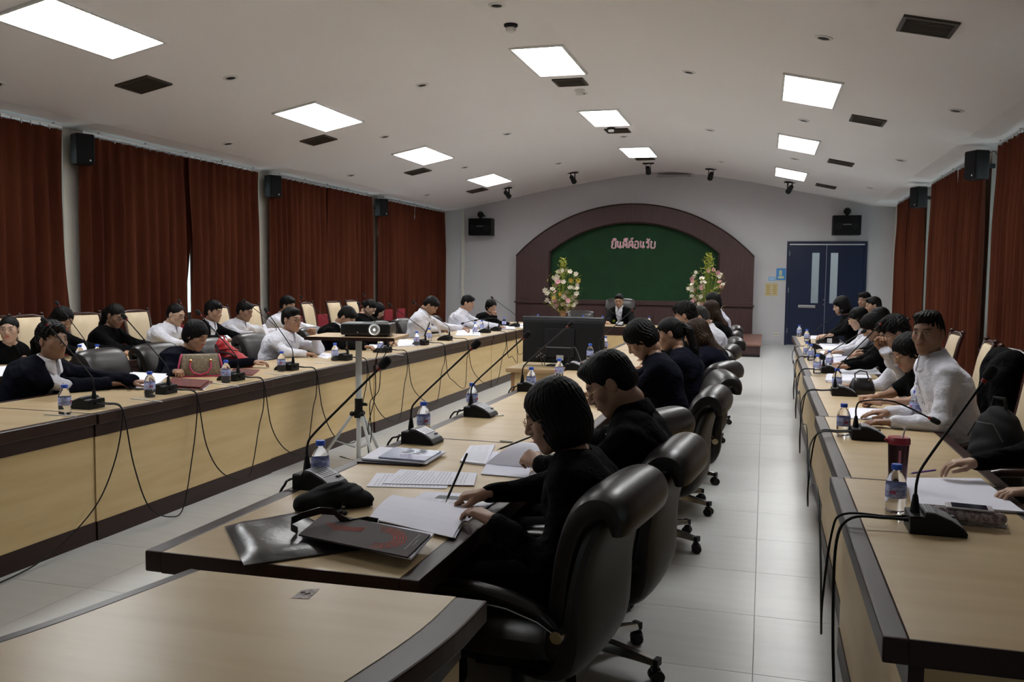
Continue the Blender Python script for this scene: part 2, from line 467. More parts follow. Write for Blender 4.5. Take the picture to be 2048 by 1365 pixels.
# ---------------------------------------------------------------- people: one seated figure
FAB = {
 'black': mat('black cloth', (.0028,.0028,.0032), .9, spec=.08, bump=((11,11,15), .75, .035)),
 'navy': mat('navy suiting', (.0045,.005,.011), .88, spec=.08, bump=((11,11,15), .75, .035)),
 'white': mat('white shirt cloth', (.62,.62,.68), .8, bump=((11,11,15), .75, .035)),
 'dim': mat('pale lilac shirt cloth', (.40,.40,.47), .8, bump=((11,11,15), .75, .035)),
 'tie': mat('black tie cloth', (.01,.012,.02), .6),
 'trouser': mat('dark trouser cloth', (.004,.004,.005), .9, spec=.2),
 'shoe': mat('black shoe leather', (.01,.01,.01), .3),
 'beige': mat('cream shirt cloth', (.66,.62,.56), .8),
}
TONE = {'mid': (.33,.19,.125), 'light': (.43,.28,.20), 'dark': (.25,.14,.092)}
def norm(v): return v/max(np.linalg.norm(v), 1e-9)
def person(label, head, face, sex='m', look_pitch=.5, look_yaw=0, look_roll=0, hands=None, outer=None, inner='white', hair='short', hcol='black',
           glasses=None, tone='mid', near=False, group=None, tie=False, eyes='closed', sleeves='long', L=.50, badge=None, scale=1.0, open_front=.035, lean=.12, belly=0):
    """head: world position of the head centre; face: direction the body faces (angle of its front, 0 = +Y, counterclockwise)."""
    hx, hy, hz = head
    fw = np.array([-math.sin(face), math.cos(face), 0.]); rt = np.array([math.cos(face), math.sin(face), 0.])
    f = sex == 'f'; S = scale*(.95 if f else 1.0)
    H = np.array([0, 0, hz])                       # local frame first centred under the head
    # neck base and pelvis
    pel_z = .57
    hd = 0.18
    Mh = Matrix.Translation(H) @ Matrix.Rotation(look_yaw,4,'Z') @ Matrix.Rotation(-look_pitch,4,'X') @ Matrix.Rotation(look_roll,4,'Y') @ Matrix.Scale(1.0 if not f else .965, 4)
    base = np.array(Mh@Vector((0,-.035,-.085)))
    N = base+np.array([0,-.022,-.078])*S; dz = N[2]-pel_z; hd = -N[1]+lean; Pv = np.array([0,-hd,pel_z])
    if dz > .54*S: pel_z = N[2]-.54*S; Pv = np.array([0,-hd,pel_z])
    org = np.array([hx, hy, 0.])                    # world position of local origin
    def toL(w): w = np.array(w, float)-org; return np.array([w@rt, w@fw, w[2]])
    spine = norm(N-Pv)
    back = np.cross(spine, [1.,0,0]); back = norm(back)   # pointing roughly backwards/up
    if back[1] > 0: back = -back
    sh = .168*S if not f else .143*S
    bulge = lambda t: Pv+(N-Pv)*t + back*(min(.11, .045+.45*max(0, .5*S-np.linalg.norm(N-Pv)))*math.sin(PI*t))
    shc = N - spine*.055*S + back*.008
    SL = {-1: shc+np.array([-sh,0,0])-spine*.012, 1: shc+np.array([sh,0,0])-spine*.012}
    hands = hands or {}
    arm = {}
    for sx in (-1,1):
        h = hands.get('L' if sx < 0 else 'R')
        if h is None: W = np.array([sx*.13, .22, .72]); hh = ('rest', np.array([-sx*.4,1,-.1]), np.array([0,0,-1.]))
        elif len(h) and isinstance(h[0], str) and h[0] == 'lap': W = np.array([sx*.1, Pv[1]+.32, .66]); hh = ('rest', np.array([-sx*.5,1,-.2]), np.array([0,0,-1.]))
        else:
            W = toL(h[0]); dirw = np.array(h[2], float) if len(h) > 2 else fw
            hh = (h[1], np.array([dirw@rt, dirw@fw, dirw[2]]), np.array([0,0,-1.]) if len(h) < 4 else np.array([np.array(h[3])@rt, np.array(h[3])@fw, h[3][2]]))
        A = SL[sx]; a = .285*S; b = .25*S; D = W-A; d = np.linalg.norm(D)
        if d > (a+b)*.985:
            k = d/((a+b)*.985)
            if k > 1.12: W = A+D/d*(a+b)*1.10; D = W-A; d = np.linalg.norm(D); k = 1.12
            a *= k; b *= k
        ca = (a*a+d*d-b*b)/(2*a*d); ca = max(-1, min(1, ca)); hint = np.array([sx*.55, -.35, -1.0]) if len(h or ()) < 5 else np.array(h[4], float)
        e = hint-norm(D)*(hint@norm(D)); e = norm(e)
        E_ = A+norm(D)*a*ca+e*a*math.sqrt(max(0, 1-ca*ca))
        if E_[2] < .775 and E_[1] > .0 and W[2] > .74 and h is not None: E_[2] = .805
        arm[sx] = (A, E_, W, hh)
    root = thing('person', label, 'person', (hx, hy, 0), face, group)
    tone_c = TONE[tone] if isinstance(tone, str) else tone
    hres = .0030 if near == 2 else (  .0042 if near else .0068); bres = .024; cres = .0095 if near else .016
    # head transform
    Mh = Matrix.Translation(H) @ Matrix.Rotation(look_yaw,4,'Z') @ Matrix.Rotation(-look_pitch,4,'X') @ Matrix.Rotation(look_roll,4,'Y') @ Matrix.Scale(1.0 if not f else .965, 4)
    V, Q, w = head_template(sex, hres, eyes)
    Mn = np.array(Mh); Vh = V@Mn[:3,:3].T+Mn[:3,3]
    Vs = [Vh]; Qs = [Q]; Cs = [shade_head(w, tone_c, sex)]; off = len(Vh)
    for sx in (-1,1):
        A, E_, W, (pose, dr, pal) = arm[sx]
        if hands.get('L' if sx < 0 else 'R') and hands['L' if sx < 0 else 'R'][0] is None: continue
        hv, hq = hand_template(pose, .0030 if near == 2 else (.0038 if near else .0056))
        if pose != 'fist': dr = norm(norm(dr)*.5+norm(W-E_)*.5); dr[2] = max(dr[2], -.25)
        y = norm(dr); z = norm(-pal-y*((-pal)@y)); x = np.cross(y, z)
        hv = hv.copy()*(S*.98)
        if sx < 0: hv[:,0] *= -1; hq = hq[:, ::-1]
        Vs.append(hv[:,0:1]*x+hv[:,1:2]*y+hv[:,2:3]*z+W); Qs.append(hq+off); off += len(hv); Cs.append(np.tile(np.array(tone_c)*np.array([1.02,.98,.95]), (len(hv),1)))
    lo = np.minimum.reduce([Pv, N]+[a_[i] for a_ in arm.values() for i in range(3)])-.25
    hi = np.maximum.reduce([Pv, N]+[a_[i] for a_ in arm.values() for i in range(3)])+.25
    lo[2] = max(lo[2], .3); hi[2] = N[2]+.12; lo[1] = Pv[1]-.28
    # inner body: neck, trunk, arms, legs
    knee = {sx: np.array([sx*.11, Pv[1]+.43, .53]) for sx in (-1,1)}; ank = {sx: np.array([sx*.12, Pv[1]+.40, .09]) for sx in (-1,1)}
    g = SDF((-.42, lo[1], .0), (.42, max(hi[1], Pv[1]+.75), hi[2]), bres)
    g.cone(N-spine*.06, base, .05*S, (.046 if f else .054)*S, .03)
    for t0, t1 in ((0,.5),(.5,.92)):
        for sx in (-.06,.06): g.cone(bulge(t0)+[sx,0,0], bulge(t1)+[sx,0,0], .075, .07, .03)
    for sx in (-1,1):
        A, E_, W, _ = arm[sx]
        g.cone(shc, A, .045, .04, .03); g.cone(A, E_, .038, .036, .02); g.cone(E_, W-norm(W-E_)*.03, .034, .023, .02)
        g.cone(Pv+[sx*.08,0,-.02], knee[sx], .07, .05, .03); g.cone(knee[sx], ank[sx], .045, .032, .02); g.cone(ank[sx]+[0,0,-.03], ank[sx]+[0,.12,-.05], .034, .03, .02)
    bv, bq = g.mesh(); Vs.append(bv); Qs.append(bq+off); Cs.append(np.tile(np.array(tone_c), (len(bv),1)))
    me = np_mesh('body', np.concatenate(Vs), np.concatenate(Qs), SKIN, np.concatenate(Cs))
    link('body', me, root)
    # clothing
    rng = random.random()*10
    def fold(X, Y, Z):
        a = .0050
        rd = lambda s_: (1-np.abs(s_))**2
        ex = .015*rd(np.sin(14*(Z*1.0+.55*np.abs(X))+3*np.sin(6*X+rng)+2.5*Y))*np.clip(np.sin(5*X+4*Z+rng)+.3, 0, 1)+.010*rd(np.sin(23*(Z-.7*X)+4*np.sin(8*Y+rng)))*np.clip(np.sin(9*Y+3*X+rng*3), 0, 1)
        return .003-ex+.35*_f0(X, Y, Z)
    def _f0(X, Y, Z):
        a = .0050
        return a*np.sin(38*Z+9*np.sin(11*X+rng)+8*Y)*np.sin(7*Y+5*X+rng*2)+a*.8*np.sin(60*(X*.6+Z*.7)+7*np.sin(9*Y+rng))*np.sin(9*Z+rng)
    def cloth(infl, name, m, cutfn=None, collar=False, sl='long'):
        g = SDF(lo, hi, cres); w_ = 0 if not f else -.012
        fr = -back
        for t0, t1, r0, r1 in ((0,.35,.118,.108),(.35,.72,.112,.122),(.72,.9,.118,.085)):
            for sx in (-1,1):
                g.cone(bulge(t0)+np.array([sx*(.068*S+w_*.5),0,0])+fr*.01, bulge(t1)+np.array([sx*(.072*S+w_*.4),0,0])+fr*.01, r0*S+w_*.6+infl+belly*(1-t0), r1*S+w_*.5+infl, .05)
        if f:
            for sx in (-1,1): g.ell(bulge(.66)+np.array([sx*.07,0,0])+fr*.095, (.062,.055,.06), .05)
        g.cone(N-spine*.105, N-spine*.05, .092*S+infl, .064*S+infl*.6, .05)
        for sx in (-1,1):
            A, E_, W, _ = arm[sx]
            g.cone(shc+fr*.005, A, .07*S+infl, .056*S+infl, .05)
            if sl == 'long':
                g.cone(A, E_, .054*S+infl, .047*S+infl, .035); g.cone(E_, W-norm(W-E_)*.018, .047*S+infl, .0345*S+infl, .03)
            else: g.cone(A, A+(E_-A)*.62, .054*S+infl, .056*S+infl, .035)
        g.disp(fold)
        # open the neck
        g.cone(base+norm(base-N)*.06, N-norm(base-N)*.02, .056*S if not f else .05, .048*S, .006, 'sub')
        if not f or sl: pass
        vd = np.array([0,0,0])
        if name == 'shirt' and not outer: g.cone(N+fr*.13+spine*.03, N+fr*.10-spine*.045, .03, .006, .01, 'sub')
        if cutfn: sl_, X, Y, Z = g.full(); g.put(sl_, cutfn(X, Y, Z), .006, 'sub')
        v, q = g.mesh(); so = link(name, np_mesh(name, v, q, m), root)
        def front(t, x=0.0):      # distance of the cloth surface in front of the spine point
            p0 = bulge(t)+np.array([x,0,0]); 
            for d in np.arange(.03, .30, .003):
                p = p0+fr*d; i_ = np.round((p-g.lo)/g.h).astype(int)
                if (i_ < 0).any() or (i_ >= g.n).any() or g.F[tuple(i_)] > 0: return p
            return p0+fr*.13
        if collar:
            ax = norm(base-N); e1 = np.array([1.,0,0]); e2 = norm(np.cross(ax, e1)); e2 = -e2 if e2[1] < 0 else e2
            R0 = (.0645 if not f else .053)*S; c0 = N+ax*.022; rings = []
            for i in range(25):
                a = PI/2+.20+(2*PI-.40)*i/24; fd = max(0, math.sin(a))**2
                rad = e1*math.cos(a)+e2*math.sin(a)*1.04
                rings.append([Vector(c0+rad*(R0+rr_)+ax*zz) for rr_, zz in ((.0,-.03),(-.004,.034-.012*fd),(.0,.040-.012*fd),(.008,.034-.012*fd),(.024+.020*fd,-.014-.042*fd),(.018+.014*fd,-.020-.042*fd))])
            MB().loft(rings).build('collar', m, so, smooth=True)
            if near or tie:
                pl = [front(t, .004) for t in (.88,.8,.7,.6,.5,.4,.3,.2)]
                MB().tube([Vector(p)-Vector(fr)*.002 for p in pl], .010, 6, flat=.35).build('placket', m, so, smooth=True)
                for p in pl[1:6]: MB().ball(tuple(p+fr*.002), .0045, 8, 5).build('button', FAB['dim'], so)
        so['_f'] = 1; del so['_f']
        return [front(t) for t in (.93,.90,.8,.65,.5,.4,.36)]
    fr = -back
    if outer:
        n0 = N; chest = bulge(.25)+fr*.13
        def wedge(X, Y, Z):   # open front: narrow V towards the belly
            t = ((X-n0[0])*(-spine[0])+(Y-n0[1])*(-spine[1])+(Z-n0[2])*(-spine[2]))
            fd = (X-n0[0])*fr[0]+(Y-n0[1])*fr[1]+(Z-n0[2])*fr[2]
            return np.maximum(np.maximum(np.abs(X)-np.clip(.066-t*.15, open_front*.3, .07), -(fd-.045)), np.maximum(fd-.2, t-.38))
        fp = cloth(.0, 'shirt', FAB[inner], collar=True)
        cloth(.013, 'jacket', FAB[outer], cutfn=wedge)
    else:
        fp = cloth(.004, 'shirt', FAB[inner], collar=not f or inner in ('white', 'dim'), sl=sleeves)
    if tie:
        mb = MB(); rings = []
        for p, w0 in zip(fp, (.013,.011,.018,.027,.036,.040,.003)):
            c = p+fr*.004
            rings.append([c+np.array([-w0,0,0]), c+fr*.006, c+np.array([w0,0,0]), c-fr*.003])
        mb.loft([[Vector(p) for p in r] for r in rings]).build('tie', FAB['tie'], root, smooth=True)
    if badge:
        c = bulge(.55)+fr*.155+np.array([badge[0],0,0]); mb = MB(); q = Vector(fr)
        mb.cyl(Vector(c), Vector(c)+q*.006, .03, n=20).build('badge', badge[1], root)
    # trousers and shoes
    g = SDF((-.3, Pv[1]-.2, .06), (.3, Pv[1]+.65, Pv[2]+.12), .016)
    for sx in (-1,1):
        g.cone(Pv+[sx*.07,-.0,-.01], Pv+[sx*.09,.06,-.03], .112*S, .095*S, .04); g.cone(Pv+[sx*.09,.06,-.03], knee[sx], .09*S, .068*S, .03); g.cone(knee[sx], ank[sx]+[0,0,.02], .064*S, .052*S, .03)
    v, q = g.mesh(); link('trousers', np_mesh('trousers', v, q, FAB['trouser']), root)
    for sx in (-1,1):
        mb = MB(); c = ank[sx]
        mb.ball((c[0],c[1]+.05,.045), (.046,.13,.044), 12, 8).box(c[0]-.04,c[0]+.04,c[1]-.06,c[1]+.15,0,.02)
        mb.build('shoe', FAB['shoe'], root, smooth=True)
    ho = link('hair', hair_mesh(hair, hcol, .004 if near else .006), root); ho.matrix_local = Mh
    if glasses:
        go = link('glasses', glasses_mesh(glasses), root); go.matrix_local = Mh
    return root
# ---------------------------------------------------------------- setting
XL, XR, YN, YB = -8.72, 3.12, -3.2, 22.9
M_wall = mat('painted wall', (.50,.485,.495), .85, noise=((.475,.46,.47), (.7,.7,.7), 3, .35, .7))
M_ceil = mat('ceiling paint', (.88,.86,.85), .95, noise=((.86,.84,.83), (.5,.5,.5), 3, .35, .7), bump=((150,150,150), .15, .002))
M_pillar = mat('pillar paint', (.58,.56,.49), .8)
M_tile = mat('floor tile', (.52,.52,.505), .30, spec=.5, noise=((.475,.475,.46), (1.6,14,1), 5, .35, .72))
M_grout = mat('tile joint', (.30,.295,.285), .8)
M_beech = mat('beech laminate', (.50,.38,.215), .33, spec=.45, coat=.06, noise=((.44,.315,.165), (1.2,11,11), 4, .38, .68))
M_beechx = mat('beech panel', (.56,.405,.20), .42, noise=((.50,.345,.16), (9,1.4,12), 4, .35, .7))
M_beechy = mat('beech panel front', (.60,.445,.225), .42, noise=((.52,.37,.17), (6,1.6,14), 4, .35, .7))
M_edge = mat('dark stained edging', (.026,.0115,.009), .33, spec=.3, noise=((.032,.0155,.0125), (50,3,50), 4, .4, .75), bump=((200,20,200), .08, .001))
M_gap = mat('dark gap', (.01,.006,.005), .8)
M_dark = mat('black plastic', (.0045,.0045,.005), .48, spec=.3)
M_chrome = mat('chrome', (.6,.6,.6), .18, 1)
M_steel = mat('brushed steel', (.42,.42,.42), .35, 1)
M_rose = mat('rosewood panel', (.042,.018,.017), .5, noise=((.06,.028,.025), (60,60,3), 4, .35, .7))
M_green = mat('green felt board', (.0065,.036,.011), .9, noise=((.008,.043,.0135), (3,3,3), 3, .4, .6))
M_navy = mat('navy blue door paint', (.006,.013,.042), .35)
M_glass = mat('window glass', (.8,.9,.92), .03, trans=1)
M_curtain = mat('rust curtain velvet', (.092,.0255,.0125), .95, spec=.08, noise=((.056,.0145,.0075), (3,3,.6), 4, .3, .7), bump=((240,240,60), .3, .002))
M_alu = mat('aluminium frame', (.55,.56,.55), .4, 1)
M_paper = mat('white paper', (.76,.76,.85), .8)
M_white = mat('white plastic', (.7,.7,.68), .45)
M_tube = mat('fluorescent diffuser', (.9,.9,.9), .5, emit=((.97,.985,1.0), PANEL_EMIT))

def zc(x):
    P = [(-8.8,3.36),(-8.0,3.43),(-5.5,3.93),(-3.7,4.22),(-2.9,4.30),(-2.3,4.30),(-1.5,4.22),(-.4,4.03),(2.41,3.41),(3.3,3.355)]
    return float(np.interp(x, [p[0] for p in P], [p[1] for p in P]))
# floor: tiles with recessed joints
fl = MB().box(XL-.3, XR+.3, YN, YB+2.6, -.12, -.003).build('floor', M_grout, kind='structure')
TS = .64
t_me = MB().box(-TS/2+.0013, TS/2-.0013, -TS/2+.0013, TS/2-.0013, -.02, 0).build('tile', M_tile, bevel=.0008, seg=1, mesh_only=True)
cells = [(i*TS+TS/2, 3.55+j*TS+TS/2) for i in range(-14, 5) for j in range(-11, 31)]
def seen(c):
    v = Vector((c[0], c[1], 0))-EYE; d = v.dot(_f)
    if d < .5: return 0
    px = 1024+CAM_F*v.dot(_r2)/d; py = 682.5-CAM_F*v.dot(_u2)/d
    return (1/d if -150 < px < 2200 and py < 1500 else 0)*(3 if (c[0] < -1.7 and c[0] > -3.9) or c[0] > -.6 else 1)
cells = [c for c in cells if XL-.2 < c[0] < XR+.2 and YN < c[1]-.3 and c[1] < YB+.3]
cells.sort(key=lambda c: -seen(c))
for c in cells[:300]: link('floor_tile', t_me, fl, (c[0], c[1], 0))
rest = MB()
for c in cells[300:]: rest.box(c[0]-TS/2+.002, c[0]+TS/2-.002, c[1]-TS/2+.002, c[1]+TS/2-.002, -.02, 0)
rest.build('distant_tiles', M_tile, fl, kind='stuff')
# walls
def wallmb(): return MB()
b = MB()
DX0, DX1, DZ = .50, 2.35, 2.56
b.box(XL-.3, DX0, YB, YB+.2, -.1, 4.6).box(DX1, XR+.3, YB, YB+.2, -.1, 4.6).box(DX0, DX1, YB, YB+.2, DZ, 4.6)
wb = b.build('wall_back', M_wall, kind='structure')
MB().box(XL-.3, XR+.3, YN-.2, YN, -.1, 4.6).build('wall_front', M_wall, kind='structure')
pl_y = [-3.95, .35, 4.87, 9.39, 13.87, 18.45, 22.7]
pr_y = [-3.95, -1.0, 3.8, 8.75, 13.66, 18.62, 22.75]
win_n = [0]
def side_wall(name, x0, x1, xin, ys, sgn):
    MB().box(min(x0,x1), max(x0,x1), YN, YB, -.1, .92).box(min(x0,x1), max(x0,x1), YN, YB, 3.22, 4.0).build(name, M_wall, kind='structure')
    for y in ys:
        if y < -3: continue
        win_n[0] += 1
        xa, xb = sorted((xin, x1))
        MB().box(xa, xb, y-.17, y+.17, 0, 3.42).build('pillar_%d' % win_n[0], M_pillar, kind='structure')
    for k in range(len(ys)-1):
        a, c = max(ys[k]+.17, YN), min(ys[k+1]-.17, YB)
        if c-a < 1: continue
        wn = win_n[0] = win_n[0]+1
        w = link('window_%d' % wn, None, kind='structure', loc=((x0+x1)/2, (a+c)/2, 0)); L = (c-a)/2
        m = MB()
        for z in (.92, 3.17): m.box(-.03, .03, -L, L, z, z+.05)
        for i in range(5):
            yy = -L+(2*L-.05)*i/4; m.box(-.03, .03, yy, yy+.05, .97, 3.17)
        m.build('window_frame', M_alu, w)
        pm = MB().box(-.003, .003, -L/4+.03, L/4-.03, .97, 3.17).build('pane', M_glass, mesh_only=True)
        for i in range(4): link('pane', pm, w, (0, -L+L/4+(2*L)*i/4+.0, 0))
side_wall('wall_left', XL-.2, XL, -8.52, pl_y, 1)
side_wall('wall_right', XR, XR+.2, 2.93, pr_y, -1)
# ceiling as an extruded profile, with the lower strips along the walls
xs = [-8.9,-8.0,-5.5,-3.7,-2.9,-2.3,-1.5,-.4,2.41,3.3]
v = [];
for yy in (YN, YB+.1):
    for x in xs: v.append((x, yy, zc(x)))
    for x in xs: v.append((x, yy, zc(x)+.12))
n = len(xs); f = []
for i in range(n-1):
    f += [(i, i+1, 2*n+i+1, 2*n+i), (n+i, 3*n+i, 3*n+i+1, n+i+1), (i, n+i, n+i+1, i+1), (2*n+i, 2*n+i+1, 3*n+i+1, 3*n+i)]
f += [(0, 2*n, 3*n, n), (n-1, 2*n-1, 4*n-1, 3*n-1)]
MB().add(v, f).build('ceiling', M_ceil, kind='structure')
MB().box(XL, DX0-.06, YB-.015, YB, 0, .1).build('baseboard_back', mat('grey skirting', (.42,.42,.42), .5), kind='structure')
MB().box(XL, XL+.02, YN, YB, 0, .1).build('baseboard_left', bpy.data.materials['grey skirting'], kind='structure')
MB().box(XR-.02, XR, YN, YB, 0, .1).build('baseboard_right', bpy.data.materials['grey skirting'], kind='structure')
MB().box(-7.98, -7.90, YB-.05, YB, 0, 3.4).build('trim_1', M_pillar, kind='structure')
# corridor behind the doors
MB().box(-1.5, 4.5, YB+2.4, YB+2.5, -.1, 3.5).build('wall_corridor', M_wall, kind='structure')
# ---- double door
d1 = link('door_1', None, kind='structure', loc=((DX0+DX1)/2, YB, 0)); W2 = (DX1-DX0)/2
MB().box(-W2, -W2+.06, -.05, .12, 0, DZ).box(W2-.06, W2, -.05, .12, 0, DZ).box(-W2+.06, W2-.06, -.05, .12, DZ-.06, DZ).build('door_frame', M_navy, d1, bevel=.004)
MB().box(-W2+.06, W2-.06, -.045, .03, DZ-.085, DZ-.065).build('header_strip', M_alu, d1)
for sx in (-1, 1):
    a, c = (-W2+.062, -.004) if sx < 0 else (.004, W2-.062)
    g0, g1 = (-.33,-.16) if sx < 0 else (.10,.27)
    lf = MB().box(a, g0, -.03, .02, .01, DZ-.09).box(g1, c, -.03, .02, .01, DZ-.09).box(g0, g1, -.03, .02, .01, 1.05).box(g0, g1, -.03, .02, 2.28, DZ-.09).build('door_leaf', M_navy, d1)
    MB().box(g0, g1, -.008, -.002, 1.05, 2.28).build('pane', M_glass, lf)
MB().box(-.62, -.22, -.075, -.045, .93, 1.0).box(-.60,-.57,-.05,-.03,.94,.99).box(-.27,-.24,-.05,-.03,.94,.99).build('push_bar', M_steel, d1, bevel=.008)
for z in (1.02, 1.14): MB().cyl((.0-.03,-.03,z), (-.03,-.055,z), .022).build('door_lock', M_chrome, d1, smooth=True)
for z in (.3, 1.3, 2.2): MB().cyl((-W2+.06,-.04,z), (-W2+.06,-.04,z+.12), .012).build('hinge', M_steel, d1, smooth=True)
for z in (.9,): pass
# ---------------------------------------------------------------- ceiling lights
def ceil_frame(x, y):
    e = .05; sl = math.atan2(zc(x+e)-zc(x-e), 2*e)
    return (x, y, zc(x)), sl
light_me = {}
def light_parts():
    a, b_ = .315, .725
    fr = MB()
    for p in ((-a-.02, -a+.008, -b_-.02, b_+.02), (a-.008, a+.02, -b_-.02, b_+.02), (-a, a, -b_-.02, -b_+.008), (-a, a, b_-.008, b_+.02)):
        fr.box(p[0], p[1], p[2], p[3], -.022, .0)
    light_me['frame'] = fr.build('frame', M_white, mesh_only=True)
    light_me['diffuser'] = MB().box(-a+.01, a-.01, -b_+.01, b_-.01, -.006, -.002).build('diffuser', M_tube, mesh_only=True)
    light_me['off'] = MB().box(-a+.01, a-.01, -b_+.01, b_-.01, -.006, -.002).build('diffuser', M_white, mesh_only=True)
    lv = MB()
    for i in range(1, 4): lv.box(-a+2*a*i/4-.003, -a+2*a*i/4+.003, -b_+.008, b_-.008, -.020, -.007)
    light_me['spine'] = lv.build('louvre_spine', M_white, mesh_only=True)
    lv = MB()
    for i in range(1, 24):
        y = -b_+2*b_*i/24; lv.box(-a+.008, a-.008, y-.0015, y+.0015, -.018, -.007)
    light_me['louvre'] = lv.build('louvre', M_white, mesh_only=True)
light_parts()
def ceiling_light(x, y, label):
    loc, sl = ceil_frame(x, y)
    t = thing('ceiling_light', label, 'ceiling light', loc, 0, 'recessed ceiling lights'); t.rotation_euler = (0, -sl, 0)
    for k in ('frame', 'louvre'): link(k, light_me[k], t)
    link('diffuser', light_me['diffuser' if y > 5 or (y > 0 and x < -5) else 'off'], t)
    link('louvre_spine', light_me['spine'], t)
rows = {'left': (-6.10, (3.0,6.9,11.4,15.35,19.4)), 'middle': (-2.68, (2.7,6.6,11.0,15.0,19.1)), 'right': (.455, (2.4,6.3,11.3,15.5,19.7))}
dist = ['nearest above the photographer', 'second from the camera end', 'third from the camera end', 'fourth from the camera end', 'nearest the green board']
side = {'left': 'on the slope beside the long curtain wall', 'middle': 'along the ridge of the ceiling', 'right': 'on the slope above the aisle'}
for k, (x, ys) in rows.items():
    for i, y in enumerate(ys):
        ceiling_light(x, y, '%s ceiling light %s, %s' % ('lit' if y > 5 or x < -5 else 'unlit', side[k], dist[i]))
    ceiling_light(x, -1.25, 'unlit ceiling light %s, behind the photographer' % side[k])
# vents
M_vent = mat('brown vent enamel', (.045,.035,.025), .5); M_vent2 = mat('vent fins', (.10,.085,.065), .5)
vm = {}
fr = MB(); a = .215
fr.box(-a,-a+.03,-a,a,-.02,0).box(a-.03,a,-a,a,-.02,0).box(-a+.03,a-.03,-a,-a+.03,-.02,0).box(-a+.03,a-.03,a-.03,a,-.02,0)
vm['frame'] = fr.build('frame', M_vent, mesh_only=True)
vm['backing'] = MB().box(-a+.03,a-.03,-a+.03,a-.03,-.004,-.001).build('backing', M_gap, mesh_only=True)
sl_ = MB()
for i in range(8):
    y = -.16+.32*i/7; sl_.box(-a+.03, a-.03, y-.004, y+.004, -.018, -.004)
vm['slats'] = sl_.build('louvre', M_vent2, mesh_only=True)
def vent(x, y, label):
    loc, s = ceil_frame(x, y)
    t = thing('ceiling_vent', label, 'air vent', loc, 0, 'square ceiling vents'); t.rotation_euler = (0, -s, 0)
    for k, nm in (('frame','frame'),('backing','backing'),('slats','louvre')): link(nm, vm[k], t)
for x, ys, w in ((-6.73, (8.5,12.52,16.6,20.4), 'on the slope beside the long curtain wall'), (-2.68, (12.2,16.3,20.1), 'along the ridge'), (1.22, (8.05,12.45,16.68,20.65), 'on the slope over the right-hand desks')):
    dd = ['nearest the camera','second from the camera','third from the camera','farthest from the camera'] if len(ys) == 4 else ['nearest the camera','in the middle of its row','farthest from the camera']
    for i, y in enumerate(ys): vent(x, y, 'brown square ceiling vent %s, %s' % (w, dd[i]))
# downlights
dm = {}
dm['ring'] = MB().lathe([(.052,0),(.085,0),(.085,-.008),(.058,-.012),(.052,0)], 24, cap=False).build('ring', M_white, smooth=True, mesh_only=True)
dm['can'] = MB().lathe([(.056,-.006),(.05,-.002),(.02,-.001)], 24).build('lamp_can', M_gap, mesh_only=True)
def downlight(x, y, label):
    loc, s = ceil_frame(x, y)
    t = thing('downlight', label, 'downlight', loc, 0, 'small round downlights'); t.rotation_euler = (0, -s, 0)
    link('ring', dm['ring'], t); link('lamp_can', dm['can'], t)
DL = [(-7.65,(7.4,11.48,15.5,19.45),'beside the long curtain wall'),(-5.98,(9.04,13.33,17.3),'in line with the left lights'),(-4.43,(7.0,11.06,15.07,19.1),'between the left lights and the ridge'),
      (-2.67,(8.66,12.98,16.98),'along the ridge'),(-.98,(7.1,11.24,15.57,19.73),'between the ridge and the aisle lights'),(.46,(8.88,13.27,17.34),'in line with the aisle lights'),(2.0,(11.01,15.21,19.46),'over the right-hand curtains')]
for x, ys, w in DL:
    nm = ['nearest the camera','second from the camera','third from the camera','farthest from the camera'] if len(ys) == 4 else ['nearest the camera','in the middle of its row','farthest from the camera']
    for i, y in enumerate(ys): downlight(x, y, 'small round downlight %s, %s' % (w, nm[i]))
# ceiling spotlights
def spot(x, y, label, yaw):
    loc, s = ceil_frame(x, y)
    t = thing('spotlight', label, 'spotlight', loc, yaw, 'black ceiling spotlights')
    MB().box(-.13,.13,-.035,.035,-.03,.0).build('mounting_plate', M_dark, t, bevel=.005)
    [MB().box(s*.055-.005, s*.055+.005,-.02,.02,-.16,-.03).build('bracket', M_dark, t) for s in (-1, 1)]
    m = T(0,0,-.17,rx=math.radians(-40))
    MB().lathe([(.035,-.11),(.05,-.09),(.055,.02),(.062,.03),(.062,.10),(.05,.10),(.045,.05),(.01,.045)], 20, M=T(0,0,-.17,rx=math.radians(-125))).build('lamp_head', M_dark, t, smooth=True)
for x, y, w, a in ((-6.15,21.0,'nearest the long curtain wall',-.5),(-4.45,20.7,'second from the long curtain wall',-.3),(-2.7,20.9,'above the middle of the green board',0),(-1.29,21.3,'second from the blue doors',.3),(.48,21.2,'nearest the blue doors',.5)):
    spot(x, y, 'black spotlight on the ceiling, ' + w, a)
# smoke detectors and small sensors
def detector(x, y, label, c, cat='detector'):
    loc, s = ceil_frame(x, y)
    t = thing('smoke_detector', label, cat, loc, 0)
    MB().lathe([(.075,0),(.075,-.02),(.05,-.035)], 24).build('mount', c, t, smooth=True)
    MB().lathe([(.05,-.035),(.055,-.05),(.05,-.075),(.0,-.08)], 24, cap=False).build('sensor_head', M_white, t, smooth=True)
detector(-2.72, 9.35, 'white dome sensor on a dark mount on the ridge nearest the camera', M_dark)
detector(-2.66, 12.75, 'white round smoke detector behind the first ridge vent', M_white)
detector(-2.75, 16.0, 'white topped dark sensor in front of the second ridge vent', M_dark)
t = thing('wall_box_camera', 'thin pale bracket fixed at the top of the end wall below the ridge', 'bracket', (-2.3, YB-.1, 4.22))
MB().box(-.42,.42,-.1,.1,-.03,.0).build('bracket_plate', mat('grey bracket', (.35,.34,.33), .6), t)
